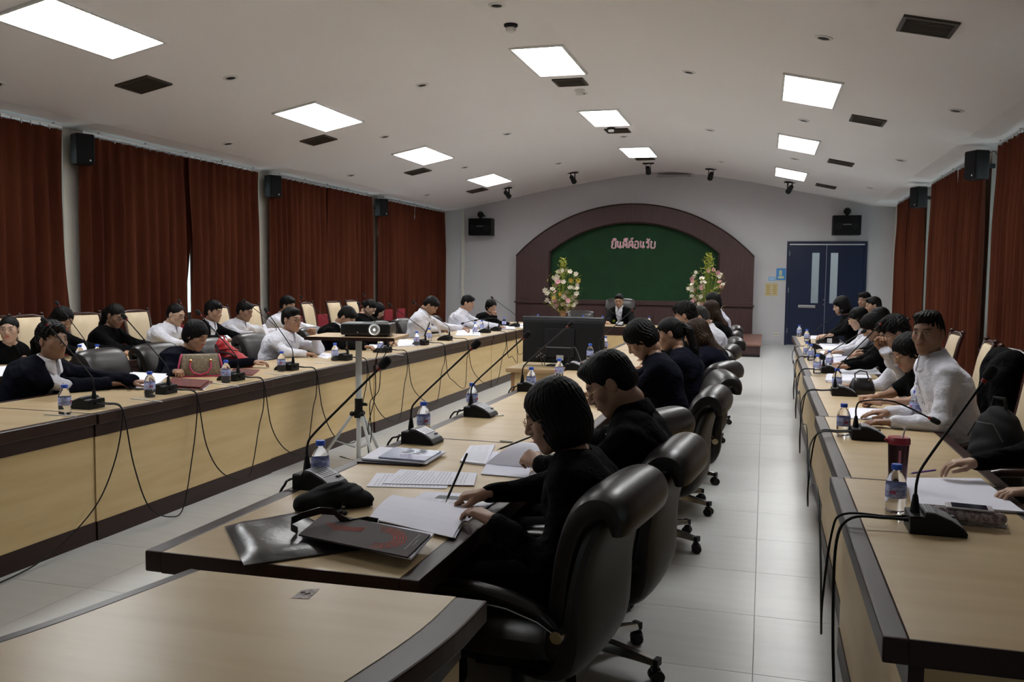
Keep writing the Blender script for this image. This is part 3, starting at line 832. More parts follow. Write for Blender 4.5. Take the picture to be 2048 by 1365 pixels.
# ---------------------------------------------------------------- wooden arch with green board
AX0, AX1, AZ, ATOP = -6.37, -.27, 2.17, 3.50
def arc(x0, x1, zs, zt, n=40):
    w = (x1-x0)/2; h = zt-zs; R_ = (w*w+h*h)/(2*h); cx = (x0+x1)/2; cz_ = zt-R_; a = math.asin(w/R_)
    return [(cx+R_*math.sin(-a+2*a*i/n), cz_+R_*math.cos(-a+2*a*i/n)) for i in range(n+1)]
t = thing('wooden_arch', 'dark wooden arch panelling around the green board', 'wall panel', (0, YB, 0))
o_ = arc(AX0, AX1, AZ, ATOP); i_ = arc(-5.45, -1.12, 2.27, 3.03)
GX0, GX1, GZ = -5.45, -1.12, 1.04
m = MB()
# frame between outer outline and inner opening, built as a strip
outer_pts = [(AX0, GZ)]+o_+[(AX1, GZ)]; inner_pts = [(GX0, GZ)]+i_+[(GX1, GZ)]
fv = []; ff = []
for yy in (-.26, -.0):
    for p in outer_pts: fv.append((p[0], yy, p[1]))
    for p in inner_pts: fv.append((p[0], yy, p[1]))
n = len(outer_pts); N2 = 2*n
for i in range(n-1):
    ff += [(i, n+i, n+i+1, i+1), (i, i+1, N2+i+1, N2+i), (n+i, N2+n+i, N2+n+i+1, n+i+1)]
m.add(fv, ff).build('arch_frame', M_rose, t)
m = MB(); m.tube([Vector((p[0], -.27, p[1])) for p in i_], .022, 8); m.tube([(GX0,-.27,GZ),(GX0,-.27,i_[0][1])], .022, 8); m.tube([(GX1,-.27,GZ),(GX1,-.27,i_[-1][1])], .022, 8)
m.build('inner_moulding', M_edge, t, smooth=True)
m = MB(); m.tube([Vector((p[0], -.255, p[1])) for p in o_], .02, 8); m.build('outer_moulding', M_edge, t, smooth=True)
MB().box(AX0, AX1, -.26, 0, .0, .93).build('wainscot', M_rose, t)
MB().box(AX0-.03, AX1+.03, -.31, 0, .93, .97).box(AX0, AX1, -.28, 0, .97, 1.04).build('ledge', M_rose, t, bevel=.006)
wpm = MB().box(0, 1.16, -.275, -.26, .12, .84).build('panel', M_rose, mesh_only=True, bevel=.006)
for i in range(5): link('wainscot_panel', wpm, t, (AX0+.06+i*1.21, 0, 0))
poly = [(GX0, GZ)]+i_+[(GX1, GZ)]
m = MB(); vv = [(p[0], -.12, p[1]) for p in poly]; m.add(vv, [tuple(range(len(vv)))]); m.build('green_board', M_green, t)
# lettering on the board
M_pink = mat('pink lettering', (.62,.20,.27), .6); M_lw = mat('white lettering edge', (.85,.74,.76), .6)
def lettering():
    te = thing('board_lettering', 'pink and white Thai welcome lettering on the green board', 'lettering', (-3.28, YB-.135, 2.47))
    fnt = None
    for sz, ext, mm, nm, y in ((.36,.022,M_lw,'letter_outline',0.0), (.36,.004,M_pink,'letter_face',-.012)):
        pass
    # strokes drawn as tubes, one glyph each: (points in a unit box, x offset)
    G = {
     'yo': [[(.24,.70),(.11,.76),(.12,.88),(.25,.84),(.22,.68),(.08,.58),(.22,.47),(.08,.36),(.08,.12),(.2,.02),(.5,.02),(.62,.12),(.62,.88)]],
     'i': [[(-.45,1.02),(-.4,1.15),(-.2,1.2),(-.02,1.12),(.0,1.0),(-.45,1.02)]],
     'no': [[(.05,.75),(.15,.87),(.22,.75),(.15,.65),(.18,.1)],[(.18,.25),(.55,.05),(.68,.15),(.6,.3),(.5,.2),(.55,.85)]],
     'do': [[(.4,.5),(.3,.38),(.42,.3),(.5,.42),(.4,.5),(.2,.55),(.12,.3),(.12,.03)],[(.12,.55),(.2,.82),(.45,.88),(.65,.7),(.65,.03)]],
     'ii': [[(-.5,1.02),(-.42,1.15),(-.2,1.2),(-.04,1.12),(-.02,1.0),(-.5,1.02)],[(-.03,1.3),(-.03,1.0)]],
     'to': [[(.4,.5),(.3,.38),(.42,.3),(.5,.42),(.4,.5),(.2,.55),(.12,.3),(.12,.03)],[(.12,.55),(.18,.84),(.3,.88),(.38,.78),(.48,.88),(.62,.82),(.66,.6),(.66,.03)]],
     'tho': [[(-.35,1.1),(-.28,1.2),(-.22,1.12),(-.3,1.02),(-.02,1.3)]],
     'o': [[(.3,.45),(.18,.5),(.12,.35),(.12,.1),(.25,.02),(.5,.02),(.62,.15),(.62,.65),(.5,.86),(.3,.88),(.12,.75)]],
     'ro': [[(.45,.12),(.35,.05),(.3,.15),(.42,.22),(.45,.12),(.48,.6),(.3,.68),(.15,.7),(.2,.85),(.55,.84)]],
     'mai': [[(-.4,1.05),(-.33,1.15),(-.25,1.05),(-.3,.98),(-.1,1.02),(.03,1.2)]],
     'bo': [[(.05,.75),(.15,.87),(.22,.75),(.12,.65),(.12,.15),(.2,.03),(.55,.03),(.65,.15),(.65,.87)]],
    }
    seq = [('yo',0),('i',.68),('no',.74),('do',1.55),('ii',2.28),('to',2.38),('tho',3.1),('o',3.2),('no',4.0),('ro',4.82),('mai',5.42),('bo',5.5)]
    sc = .182
    for nm, ox in seq:
        sub = nm not in ('i','ii','tho','mai')
        a_, b_ = MB(), MB()
        for st in G[nm]:
            pts = [Vector(((x+ox)*sc-.57, 0, y*.205-.09)) for x, y in st]
            sm = []
            for k in range(len(pts)-1):
                sm += [pts[k], pts[k]*.5+pts[k+1]*.5]
            sm.append(pts[-1])
            a_.tube(sm, .0195, 8); b_.tube([p+Vector((0,-.014,0)) for p in sm], .0095, 8)
        lo = a_.build('letter', M_lw, te, smooth=True); b_.build('letter_face', M_pink, lo, smooth=True)
lettering()
# dais
t = thing('dais', 'low dark wooden dais below the green board', 'platform', (0, 0, 0))
MB().box(-6.37, -.06, 18.9, YB-.285, 0, .225).build('riser', M_rose, t); MB().box(-6.40, -.03, 18.87, YB-.285, .225, .265).build('platform_top', mat('brown dais top', (.20,.10,.075), .4), t, bevel=.006)
MB().box(-6.37, -.055, 18.885, 18.9, 0, .05).build('kickboard', M_gap, t)
# notices, socket
def notice(px0, py0, px1, py1, cols, label, stripes):
    a = PY(px0, py0, YB); b_ = PY(px1, py1, YB)
    t = thing('wall_notice', label, 'notice', (a.x, YB-.002, b_.z)); w = b_.x-a.x; h = a.z-b_.z
    MB().box(0, w, -.004, 0, 0, h).build('sheet', cols[0], t)
    mm = MB()
    for (x0,x1,z0,z1) in stripes: mm.box(x0*w, x1*w, -.0055, -.004, z0*h, z1*h)
    mm.build('print', cols[1], t)
Y1 = mat('yellow card', (.50,.42,.20), .6); Y2 = mat('ochre print', (.40,.24,.09), .6)
Bc = mat('blue poster', (.05,.22,.50), .5); Bp = mat('poster print', (.45,.50,.30), .5); B2 = mat('light blue card', (.16,.38,.62), .5); Bw = mat('card print', (.5,.6,.7), .5)
txt = [(.15,.85,.78,.84),(.25,.75,.62,.68),(.2,.8,.46,.52),(.25,.75,.30,.36),(.2,.8,.14,.2)]
notice(1531,567,1542,592,(Y1,Y2),'narrow yellow notice on the wall, farther from the blue doors',txt)
notice(1544,567,1555,592,(Y1,Y2),'narrow yellow notice on the wall, nearer the blue doors',txt)
notice(1537,554,1551,562,(B2,Bw),'small pale blue card beside the blue poster',[(.1,.9,.6,.75),(.1,.8,.25,.4)])
notice(1553,537,1571,563,(Bc,Bp),'blue poster on the wall beside the blue doors',[(.3,.6,.45,.85),(.2,.8,.22,.4),(0,1,.0,.08)])
c = PY(1552, 669, YB); t = thing('wall_socket', 'cream wall socket low beside the blue doors', 'socket', (c.x, YB, c.z))
MB().box(-.06,.06,-.012,0,-.04,.04).build('plate', mat('cream plastic', (.6,.57,.45), .5), t, bevel=.003); MB().box(-.035,-.015,-.014,-.012,-.01,.01).box(.015,.035,-.014,-.012,-.01,.01).build('socket_hole', M_gap, t)
# ---------------------------------------------------------------- curtains and tracks
def curtain(x, y0, y1, ztop, zbot, label, sgn, seed, lean0=0, lean1=0):
    t = thing('curtain', label, 'curtain', (x, (y0+y1)/2, 0), 0, 'rust red velvet curtains')
    rnd = random.Random(seed); L = y1-y0; nu = int(L*46); nv = 16
    ph = [rnd.uniform(0, 6.28) for _ in range(6)]
    fq = 2*PI/rnd.uniform(.20,.235)
    v = []; 
    for j in range(nv+1):
        s = j/nv; z = ztop+(zbot-ztop)*s
        for i in range(nu+1):
            u = i/nu; y = -L/2+L*u
            y += (lean0*(1-u)+lean1*u)*s*s
            A = .018+.040*min(1, s*3)
            w_ = fq*(y+.03*math.sin(3.1*y+ph[0])+.02*s*math.sin(5*y+ph[1])) 
            dx = A*math.sin(w_+.5*s*math.sin(2*y+ph[2])) + .014*math.sin(w_*.5+ph[3])*min(1, s*4) + .012*s*math.sin(w_*1.7+ph[4])
            pinch = .010*math.sin(w_*2.0)*(1-min(1, s*8))
            v.append((sgn*dx+pinch, y, z))
    f = []
    for j in range(nv):
        for i in range(nu):
            a = j*(nu+1)+i; f.append((a, a+1, a+nu+2, a+nu+1))
    MB().add(v, f).build('drape', M_curtain, t, smooth=True)
    hk = MB()
    for i in range(int(L/.14)): hk.box(-.006,.006,-L/2+.05+i*.14,-L/2+.06+i*.14, ztop-.02, ztop+.035)
    hk.build('hooks', M_steel, t, kind='stuff')
def track(x, y0, y1, z, label):
    t = thing('curtain_track', label, 'curtain track', (x, 0, z), 0, 'metal curtain tracks')
    MB().box(-.018,.018,y0,y1,0,.03).build('rail', M_alu, t)
    b_ = MB()
    k = y0+.3
    while k < y1: b_.box(-.01,.01,k-.01,k+.01,.03,.055); k += .9
    b_.build('ceiling_clips', M_steel, t, kind='stuff')
zb = .25
bl = [(.55,4.65),(5.0,9.02),(9.36,13.40),(13.79,17.88),(18.27,22.45)]
nml = ['at the camera end of the long curtain wall','left of the first speaker pillar','between the first and second speaker pillars','between the second and third speaker pillars','beside the end wall, past the third speaker pillar']
for k, (a, c) in enumerate(bl):
    mid = (a+c)/2+.1
    curtain(-8.37, a, mid+.03+(.05 if k == 2 else 0), 3.315, zb, 'rust curtain %s, panel nearer the camera' % nml[k], 1, 10+k, lean1=(-.16 if k == 2 else 0))
    curtain(-8.33, mid-.03, c, 3.315, zb, 'rust curtain %s, panel nearer the end wall' % nml[k], 1, 30+k, lean1=(.15 if k == 1 else 0), lean0=(.15 if k == 2 else 0))
    track(-8.35, a, c, 3.335, 'metal curtain track above the curtains ' + nml[k])
brr = [(-.6,3.2),(3.7,8.0),(8.5,12.48),(13.20,17.02),(18.10,21.15)]
nmr = ['behind the photographer on the right wall','second bay of the right wall','right of the nearer speaker of the right wall','between the two speaker pillars of the right wall','beside the blue doors']
for k, (a, c) in enumerate(brr):
    mid = (a+c)/2-.2
    curtain(2.79, a, mid+.04, 3.285, zb, 'rust curtain %s, panel nearer the camera' % nmr[k], -1, 50+k, lean1=-.05 if k == 4 else 0)
    curtain(2.76, mid-(.04 if k != 4 else -.02), c, 3.285, zb, 'rust curtain %s, panel nearer the blue doors' % nmr[k], -1, 70+k, lean0=.09 if k == 4 else 0)
    track(2.775, a, c, 3.305, 'metal curtain track above the curtains ' + nmr[k])
# ---------------------------------------------------------------- speakers
M_grille = mat('speaker grille', (.006,.006,.007), .7, spec=.2, bump=((300,300,300), .6, .003))
def wall_speaker(x, y, z, yaw, label):
    t = thing('wall_speaker', label, 'loudspeaker', (x, y, z), yaw, 'black loudspeakers on the pillars')
    MB().box(-.115,.115,-.11,.09,-.19,.19).build('cabinet', M_dark, t, bevel=.02)
    MB().box(-.10,.10,-.122,-.108,-.175,.175).build('grille', M_grille, t, bevel=.006)
    MB().box(-.02,.02,.09,.26,-.03,.03).build('bracket', M_dark, t)
    MB().cyl((.05,-.124,-.14),(.05,-.121,-.14),.012).build('badge', M_steel, t)
    MB().tube([(0,.12,.15),(.06,.2,.19),(.09,.25,.1)], .005, 6).build('wire', M_dark, t)
for y, w in ((9.31,'first'),(13.78,'second'),(18.32,'third')):
    wall_speaker(-8.30, y, 3.12, math.radians(62), 'black loudspeaker on the %s pillar of the long curtain wall' % w)
for y, w in ((13.05,'nearer the camera on the right wall'),(17.68,'farther down the right wall, near the blue doors')):
    wall_speaker(2.66, y, 3.13, math.radians(-62), 'black loudspeaker on the pillar ' + w)
def box_speaker(px0, py0, px1, py1, label):
    a = PY(px0, py0, YB-.35); b_ = PY(px1, py1, YB-.35)
    cx, cz_ = (a.x+b_.x)/2, (a.z+b_.z)/2; w, h = (b_.x-a.x)/2, (a.z-b_.z)/2
    t = thing('box_speaker', label, 'loudspeaker', (cx, YB-.35, cz_), 0, 'wide loudspeakers on the end wall')
    MB().box(-w, w, -.02, .28, -h, h).build('cabinet', M_dark, t, bevel=.015)
    MB().box(-w+.02, w-.02, -.035, -.02, -h+.02, h-.02).build('grille', M_grille, t, bevel=.005)
    for k in (-1,1): MB().lathe([(.085,0),(.08,-.02),(.02,-.012)], 24, M=T(k*w*.58,-.036,-.02,rx=-PI/2)@Matrix.Scale(-1,4,(0,0,1))).build('driver', M_dark, t, smooth=True)
    MB().box(-.09,.10,-.038,-.035,.0,.03).build('maker_plate', mat('plate grey', (.12,.12,.13), .4), t)
    MB().lathe([(.0,.1),(.06,.09),(.085,.04),(.085,.0),(.06,-.03)], 20, M=T(0,.05,h+.10,rx=PI/2)).build('swivel_mount', M_dark, t, smooth=True)
    MB().box(-.03,.03,.02,.12,h-.01,h+.06).box(-.02,.02,.1,.35,h+.06,h+.12).build('bracket', M_dark, t)
box_speaker(937, 437, 983, 471, 'wide black loudspeaker on the end wall beside the curtain wall')
box_speaker(1666, 431, 1722, 470, 'wide black loudspeaker on the end wall above the blue doors')
# ---------------------------------------------------------------- desks
TH = .75
def desk(name, label, x0, x1, y0, y1, front=None, group=None, fascia=True, near_end=True):
    """front: +1 faces +X (panel side x1), -1 faces -X (panel side x0), 0 both open."""
    cx, cy = (x0+x1)/2, (y0+y1)/2; W, L = (x1-x0)/2, (y1-y0)/2
    t = thing(name, label, 'desk', (cx, cy, 0), 0, group)
    e = .058; g = .0025
    MB().box(-W+e, W-e, -L+.004+g, L-.004-g, TH-.032, TH).build('tabletop', M_beech, t)
    for s in (-1, 1):
        a, b = sorted((s*W, s*(W-e)))
        MB().box(a, b, -L+g, L-g, TH-.062, TH+.001).build('edging', M_edge, t, bevel=.006)
    for s in (-1, 1):
        a, b = sorted((s*(L-g), s*(L-.006-g)))
        MB().box(-W+e-.001, W-e+.001, a, b, TH-.062, TH+.0005).build('end_strip', M_edge, t)
    if front:
        s = front; pf = W-.028 if s > 0 else W-.06
        def bx(d0, d1, z0, z1, yl=L-g): a, b = sorted((s*(pf-d0), s*(pf-d1))); return (a, b, -yl, yl, z0, z1)
        MB().box(*bx(-.004, .03, TH-.135, TH-.063)).build('fascia', M_edge, t)
        MB().box(*bx(0, .018, .112, TH-.136)).build('front_panel', M_beechy if s > 0 else M_beechx, t)
        MB().box(*bx(-.005, .018, .0, .11)).build('kickboard', M_edge, t)
        for k in (-1, 1):
            a, b = sorted((k*(L-.004), k*(L-.022))); c, d = sorted((s*(pf-.02), -s*(W-.10)))
            MB().box(c, d, a, b, 0, TH-.063).build('side_panel', M_beechx, t)
        a, b = sorted((-s*(W-.10), -s*(W-.12)))
        MB().box(a, b, -L+.03, L-.03, TH-.09, TH-.063).build('back_rail', M_edge, t)
    else:
        for k in (-1, 1):
            a, b = sorted((k*(L-.14), k*(L-.165))); MB().box(-W+.10, W-.14, a, b, 0, TH-.063).build('end_panel', M_edge, t)
        MB().box(-W+.10, -W+.118, -L+.16, L-.16, .12, TH-.063).build('modesty_panel', M_beechx, t)
        MB().box(-W+.118, W-.2, -.02, .02, TH-.13, TH-.063).build('cross_rail', M_edge, t)
    return t
ordl = ['first','second','third','fourth','fifth','sixth','seventh','eighth','ninth','tenth','eleventh']
ya = [2.30,4.22,6.12,8.06,10.04,12.0,13.9]
for k in range(6):
    o_x = (0,.008,-.004,.006,0,.006)[k]
    desk('meeting_desk', 'beech desk with dark edging, %s from the camera in the left-hand front row' % ordl[k], -4.62+o_x, -3.70+o_x, ya[k], ya[k+1], 1, 'left front row desks')
desk('meeting_desk', 'beech desk partly out of the picture at the camera end of the left front row', -4.62, -3.705, .40, 2.30, 1, 'left front row desks')
yb = [4.35,6.35,8.35,10.35,12.35,14.35]
for k in range(5):
    desk('meeting_desk', 'beech desk with dark front, %s from the camera in the row by the curtains' % ordl[k], -6.60-.03*k, -5.72-.03*k, yb[k], yb[k+1], 1, 'back row desks by the curtains')
yr = [2.13,3.87,5.62,8.02,9.92,11.9,13.95]
xr = [(.285,.94),(.315,.97),(.34,1.0),(.362,1.02),(.385,1.04),(.415,1.06)]
for k in range(6):
    desk('meeting_desk', 'beech desk with dark edging, %s from the camera in the row right of the aisle' % ordl[k], xr[k][0], xr[k][1], yr[k], yr[k+1], -1, 'right-hand row desks')
yc = [2.15,4.15,6.15,8.15,10.15,12.15]
for k in range(5):
    desk('meeting_desk', 'beech desk with dark edging, %s from the camera in the middle row' % ordl[k], -1.73, -.866, yc[k], yc[k+1], 0, 'middle row desks')
# head desk along the far end, with corner
def head_desk():
    for k, (x0, x1, w) in enumerate(((-4.6,-2.7,'left half, before the chairman'),(-2.695,-1.0,'right half, before the chairman'))):
        t = thing('head_desk', 'beech head desk across the far end, ' + w, 'desk', ((x0+x1)/2, 15.65, 0), 0, 'head desks'); W = (x1-x0)/2
        MB().box(-W, W, -.39, .39, TH-.032, TH).build('tabletop', M_beech, t)
        MB().box(-W, W, -.45, -.392, TH-.062, TH+.001).box(-W, W, .392, .45, TH-.062, TH+.001).build('edging', M_edge, t)
        MB().box(-W, W, -.43, -.40, TH-.15, TH-.063).build('fascia', M_edge, t)
        MB().box(-W, W, -.425, -.405, .11, TH-.151).build('front_panel', M_beechx, t)
        MB().box(-W, W, -.43, -.405, 0, .11).build('kickboard', M_edge, t)
        for s in (-1, 1): a, b = sorted((s*W, s*(W-.02))); MB().box(a, b, -.40, .36, 0, TH-.063).build('side_panel', M_beechx, t)
    t = thing('corner_desk', 'beech corner desk joining the left row to the head desk', 'desk', (-4.16, 14.55, 0), 0)
    MB().box(-.44,.40,-.645,.645,TH-.032,TH).build('tabletop', M_beech, t)
    MB().box(.402,.46,-.645,.645,TH-.062,TH+.001).box(-.47,-.442,-.645,.645,TH-.062,TH+.001).build('edging', M_edge, t)
    MB().box(.40,.43,-.645,.645,TH-.135,TH-.063).build('fascia', M_edge, t); MB().box(.405,.42,-.645,.645,.11,TH-.136).build('front_panel', M_beechy, t); MB().box(.405,.43,-.645,.645,0,.11).build('kickboard', M_edge, t)
head_desk()
# curved desk nearest the camera
def curved_desk():
    t = thing('curved_desk', 'curved beech desk with broad dark edging nearest the camera', 'desk', (0, 0, 0))
    Lp = [(-1.505,2.06),(-1.545,1.85),(-1.575,1.70),(-1.62,1.53),(-1.72,1.25),(-1.88,.95),(-2.12,.65),(-2.45,.38),(-2.9,.15)]
    Rp = [(-.648,2.075),(-.655,1.85),(-.69,1.62),(-.74,1.40),(-.85,1.10),(-1.03,.78),(-1.32,.42),(-1.72,.08),(-2.25,-.25)]
    def fine(P):
        o = []
        for i in range(len(P)-1):
            p0, p1, p2, p3 = P[max(i-1,0)], P[i], P[i+1], P[min(i+2,len(P)-1)]
            for k in range(4):
                u = k/4; o.append(tuple(.5*((2*p1[j])+(-p0[j]+p2[j])*u+(2*p0[j]-5*p1[j]+4*p2[j]-p3[j])*u*u+(-p0[j]+3*p1[j]-3*p2[j]+p3[j])*u**3) for j in (0,1)))
        o.append(P[-1]); return o
    Lf, Rf = fine(Lp), fine(Rp)
    def off(P, d):
        o = []
        for i in range(len(P)):
            a = P[max(i-1,0)]; b = P[min(i+1,len(P)-1)]; tx, ty = b[0]-a[0], b[1]-a[1]; l = math.hypot(tx, ty); o.append((P[i][0]-ty/l*d, P[i][1]+tx/l*d))
        return o
    Li = off(Lf, .035); Ri = off(Rf, -.085)
    def strip(A, B, z0, z1, m, name, bev=0):
        rings = [[Vector((a[0],a[1],z0)), Vector((b[0],b[1],z0)), Vector((b[0],b[1],z1)), Vector((a[0],a[1],z1))] for a, b in zip(A, B)]
        return MB().loft(rings).build(name, m, t, bevel=bev)
    strip(Li, Ri, TH-.03, TH-.0005, M_beech, 'tabletop')
    strip(Lf, Li, TH-.055, TH, M_edge, 'edging', .004); strip(Ri, Rf, TH-.055, TH, M_edge, 'edging', .006)
    La = off(Lf, .05); Lb = off(Lf, .068); Ra = off(Rf, -.07); Rb = off(Rf, -.10)
    strip(Rb, Ra, TH-.16, TH-.056, M_edge, 'fascia'); strip(off(Rf,-.09), off(Rf,-.075), .11, TH-.161, M_beechx, 'front_panel'); strip(Rb, Ra, 0, .11, M_edge, 'kickboard')
    strip(La, Lb, .11, TH-.056, M_beechx, 'back_panel')
    MB().box(-1.45, -.74, 2.02, 2.04, 0, TH-.056).build('side_panel', M_beechx, t)
    MB().box(-.755, -.725, 1.98, 2.01, 0, TH-.056).build('leg', M_steel, t)
    return t
curved_desk()
# sticker with a letter on the curved desk
c = PZ(611, 1188); t = thing('desk_sticker', 'small worn white sticker with an N on the curved desk', 'sticker', (c.x, c.y, TH), math.radians(-8))
a0 = [PZ(*p)-c for p in ((583,1197),(605,1180),(640,1178),(618,1199))]
MB().add([(p.x, p.y, .0004) for p in a0]+[(p.x, p.y, -.0002) for p in a0], [(0,1,2,3),(7,6,5,4)]).build('paper', mat('worn sticker', (.42,.38,.36), .7, noise=((.2,.15,.13),(60,60,60),4,.45,.65)), t); t.rotation_euler = (0,0,0)
M_ink = mat('dark print ink', (.06,.03,.03), .6)
MB().tube([(-.012,-.004,.001),(-.006,.007,.001),(.004,-.006,.001),(.011,.005,.001)], .0016, 5).build('printed_letter', M_ink, t)

# ---------------------------------------------------------------- leather swivel chairs
M_lea = mat('dark brown leather', (.0115,.0085,.008), .36, spec=.55, bump=((130,130,130), .22, .002))
M_lea2 = mat('dark chair shell', (.015,.012,.011), .5, bump=((200,200,200), .2, .001))
def chair_parts():
    P = {}
    def sect(c, n, w, th, k=20, p=3.2):
        r = []
        nn = Vector((0, n[0], n[1])).normalized()
        for i in range(k):
            a = 2*PI*i/k; ca, sa = math.cos(a), math.sin(a)
            x = math.copysign(abs(ca)**(2/p), ca)*w; y = math.copysign(abs(sa)**(2/p), sa)*th
            r.append(Vector((x, c[0], c[1]))+nn*y)
        return r
    # backrest: path in the (y, z) plane; seat faces -y... sitter looks to +y, back is at -y
    path = dens([(-.20,.40,.20,.035),(-.215,.44,.235,.05),(-.225,.52,.25,.052),(-.235,.62,.25,.048),(-.25,.74,.255,.048),(-.275,.84,.262,.05),(-.305,.905,.265,.054),(-.345,.942,.265,.056),(-.385,.94,.262,.054),(-.41,.905,.258,.046),(-.415,.86,.245,.03)], 4)
    rings = []
    for i, (y, z, w, th) in enumerate(path):
        a = path[max(i-1,0)]; b = path[min(i+1,len(path)-1)]; d = Vector((b[0]-a[0], b[1]-a[1])).normalized()
        rings.append(sect((y, z), (-d.y, d.x), w, th))
    P['backrest'] = MB().loft(rings).build('backrest', M_lea, smooth=True, mesh_only=True)
    # hard shell behind and below
    rings = []
    for y, z, w, th in dens([(-.05,.355,.18,.02),(-.16,.355,.215,.035),(-.235,.39,.24,.05),(-.272,.47,.255,.055),(-.285,.57,.262,.048),(-.295,.68,.262,.038),(-.315,.78,.258,.036),(-.34,.86,.245,.036),(-.352,.895,.22,.03)], 3):
        rings.append(sect((y, z), (1, .25), w, th))
    P['shell'] = MB().loft(rings).build('back_shell', M_lea2, smooth=True, mesh_only=True)
    rings = [sect((y, z), (0,1), w, th) for y, z, w, th in dens([(-.22,.45,.22,.04),(-.16,.455,.245,.055),(0,.45,.255,.06),(.16,.445,.25,.055),(.235,.43,.235,.045),(.262,.41,.20,.022)], 3)]
    P['seat'] = MB().loft(rings).build('seat', M_lea, smooth=True, mesh_only=True)
    P['under'] = MB().box(-.16,.16,-.14,.14,.345,.395).box(-.05,.05,-.05,.05,.30,.345).build('seat_plate', M_dark, bevel=.01, mesh_only=True)
    for s in (-1, 1):
        pts = dens([(s*.285,-.255,.56),(s*.292,-.20,.61),(s*.295,-.10,.64),(s*.295,.04,.652),(s*.29,.15,.635),(s*.285,.205,.60)], 3)
        P['arm%d' % s] = MB().tube(pts, [float(np.interp(i, [0,3,6,9,12,15], [.014,.03,.034,.034,.032,.018])) for i in range(16)], 12, flat=.62).build('armrest', M_lea, smooth=True, mesh_only=True)
        st = [(s*.287,-.258,.545),(s*.294,-.20,.582),(s*.297,-.10,.608),(s*.297,.04,.617),(s*.292,.16,.60),(s*.288,.215,.56),(s*.283,.21,.49),(s*.27,.15,.415),(s*.22,.10,.385),(s*.12,.06,.375)]
        P['strut%d' % s] = MB().tube(st, .011, 8).build('arm_bracket', M_dark, smooth=True, mesh_only=True)
        P['trim%d' % s] = MB().tube([(p[0]+s*.012, p[1], p[2]) for p in st[:6]], .0028, 6).cyl((s*.262,-.262,.548),(s*.315,-.262,.548),.02).build('chrome_trim', M_chrome, smooth=True, mesh_only=True)
    P['column'] = MB().lathe([(.035,.115),(.035,.2),(.024,.205),(.024,.30)], 18).build('gas_column', M_dark, smooth=True, mesh_only=True)
    P['hub'] = MB().lathe([(.05,.075),(.055,.09),(.055,.125),(.04,.135)], 20).build('hub', M_chrome, smooth=True, mesh_only=True)
    # one star leg along +y
    rg = []
    for y, z, w, h in ((.03,.105,.028,.024),(.12,.103,.026,.022),(.24,.092,.022,.016),(.315,.083,.019,.013)):
        rg.append([Vector((-w,y,z-h)),Vector((w,y,z-h)),Vector((w*.8,y,z+h)),Vector((-w*.8,y,z+h))])
    P['leg'] = MB().loft(rg).build('leg', M_chrome, mesh_only=True, bevel=.003)
    P['tip'] = MB().box(-.02,.02,.305,.325,.07,.10).build('end_cap', M_dark, mesh_only=True)
    P['caster'] = MB().cyl((-.026,0,.028),(-.006,0,.028),.028,n=16).cyl((.006,0,.028),(.026,0,.028),.028,n=16).box(-.014,.014,-.012,.02,.03,.062).cyl((0,0,.05),(0,0,.078),.008).build('caster', M_dark, smooth=True, mesh_only=True)
    return P
CP = chair_parts()
def swivel_chair(x, y, rot, label, group='leather swivel chairs', turn=0, tallback=False, arms=True, cat='chair'):
    t = thing('swivel_chair', label, cat, (x, y, 0), rot, group); t.scale = (1, 1, .955)
    bk = link('backrest', CP['backrest'], t)
    sh = link('back_shell', CP['shell'], t)
    link('seat', CP['seat'], t); link('seat_plate', CP['under'], t)
    if arms:
        for s in (-1, 1):
            a = link('armrest', CP['arm%d' % s], t); link('arm_bracket', CP['strut%d' % s], t); link('chrome_trim', CP['trim%d' % s], a)
    link('gas_column', CP['column'], t); link('hub', CP['hub'], t)
    for k in range(5):
        a = turn+k*2*PI/5
        lg = link('leg', CP['leg'], t, None, a); link('end_cap', CP['tip'], lg)
        c = link('caster', CP['caster'], t, (-math.sin(a)*.312, math.cos(a)*.312, 0), a*2.3)
    if tallback:
        bk.scale = (1.1, 1, 1.42); bk.location = (0, 0, -.16)
    return t
# middle row chairs (face -X: rotation +90 degrees)
HX = math.radians(90)
mid = [(-.76,2.78,-9,'chair of the bobbed woman in black nearest the camera',.1),(-.66,3.45,-6,'chair of the man in black with gold glasses',0.45),
       (-.80,4.30,-22,'empty chair pushed in behind the man with gold glasses',.2),(-.62,5.20,-4,'empty chair showing its whole side, seat and curved armrest',.3),
       (-.60,6.05,12,'empty chair second of the three standing free in the aisle',.0),(-.62,6.95,-16,'empty chair third of the three standing free in the aisle',.6),
       (-.68,7.85,6,'chair of the woman with black ponytail in the middle row',.1),(-.66,8.75,-6,'chair of the person with messy black hair in the middle row',.5),
       (-.64,9.9,8,'chair behind the grey-haired man in a white shirt',.3),(-.70,11.2,-5,'chair of the woman with long brown hair farthest down the middle row',.2),(-.72,12.6,4,'chair farthest from the camera in the middle row',.2)]
for k, (x, y, r, w, tu) in enumerate(mid):
    swivel_chair(x, y, HX+math.radians(r), 'dark leather swivel ' + w, 'swivel chairs of the middle row', tu)
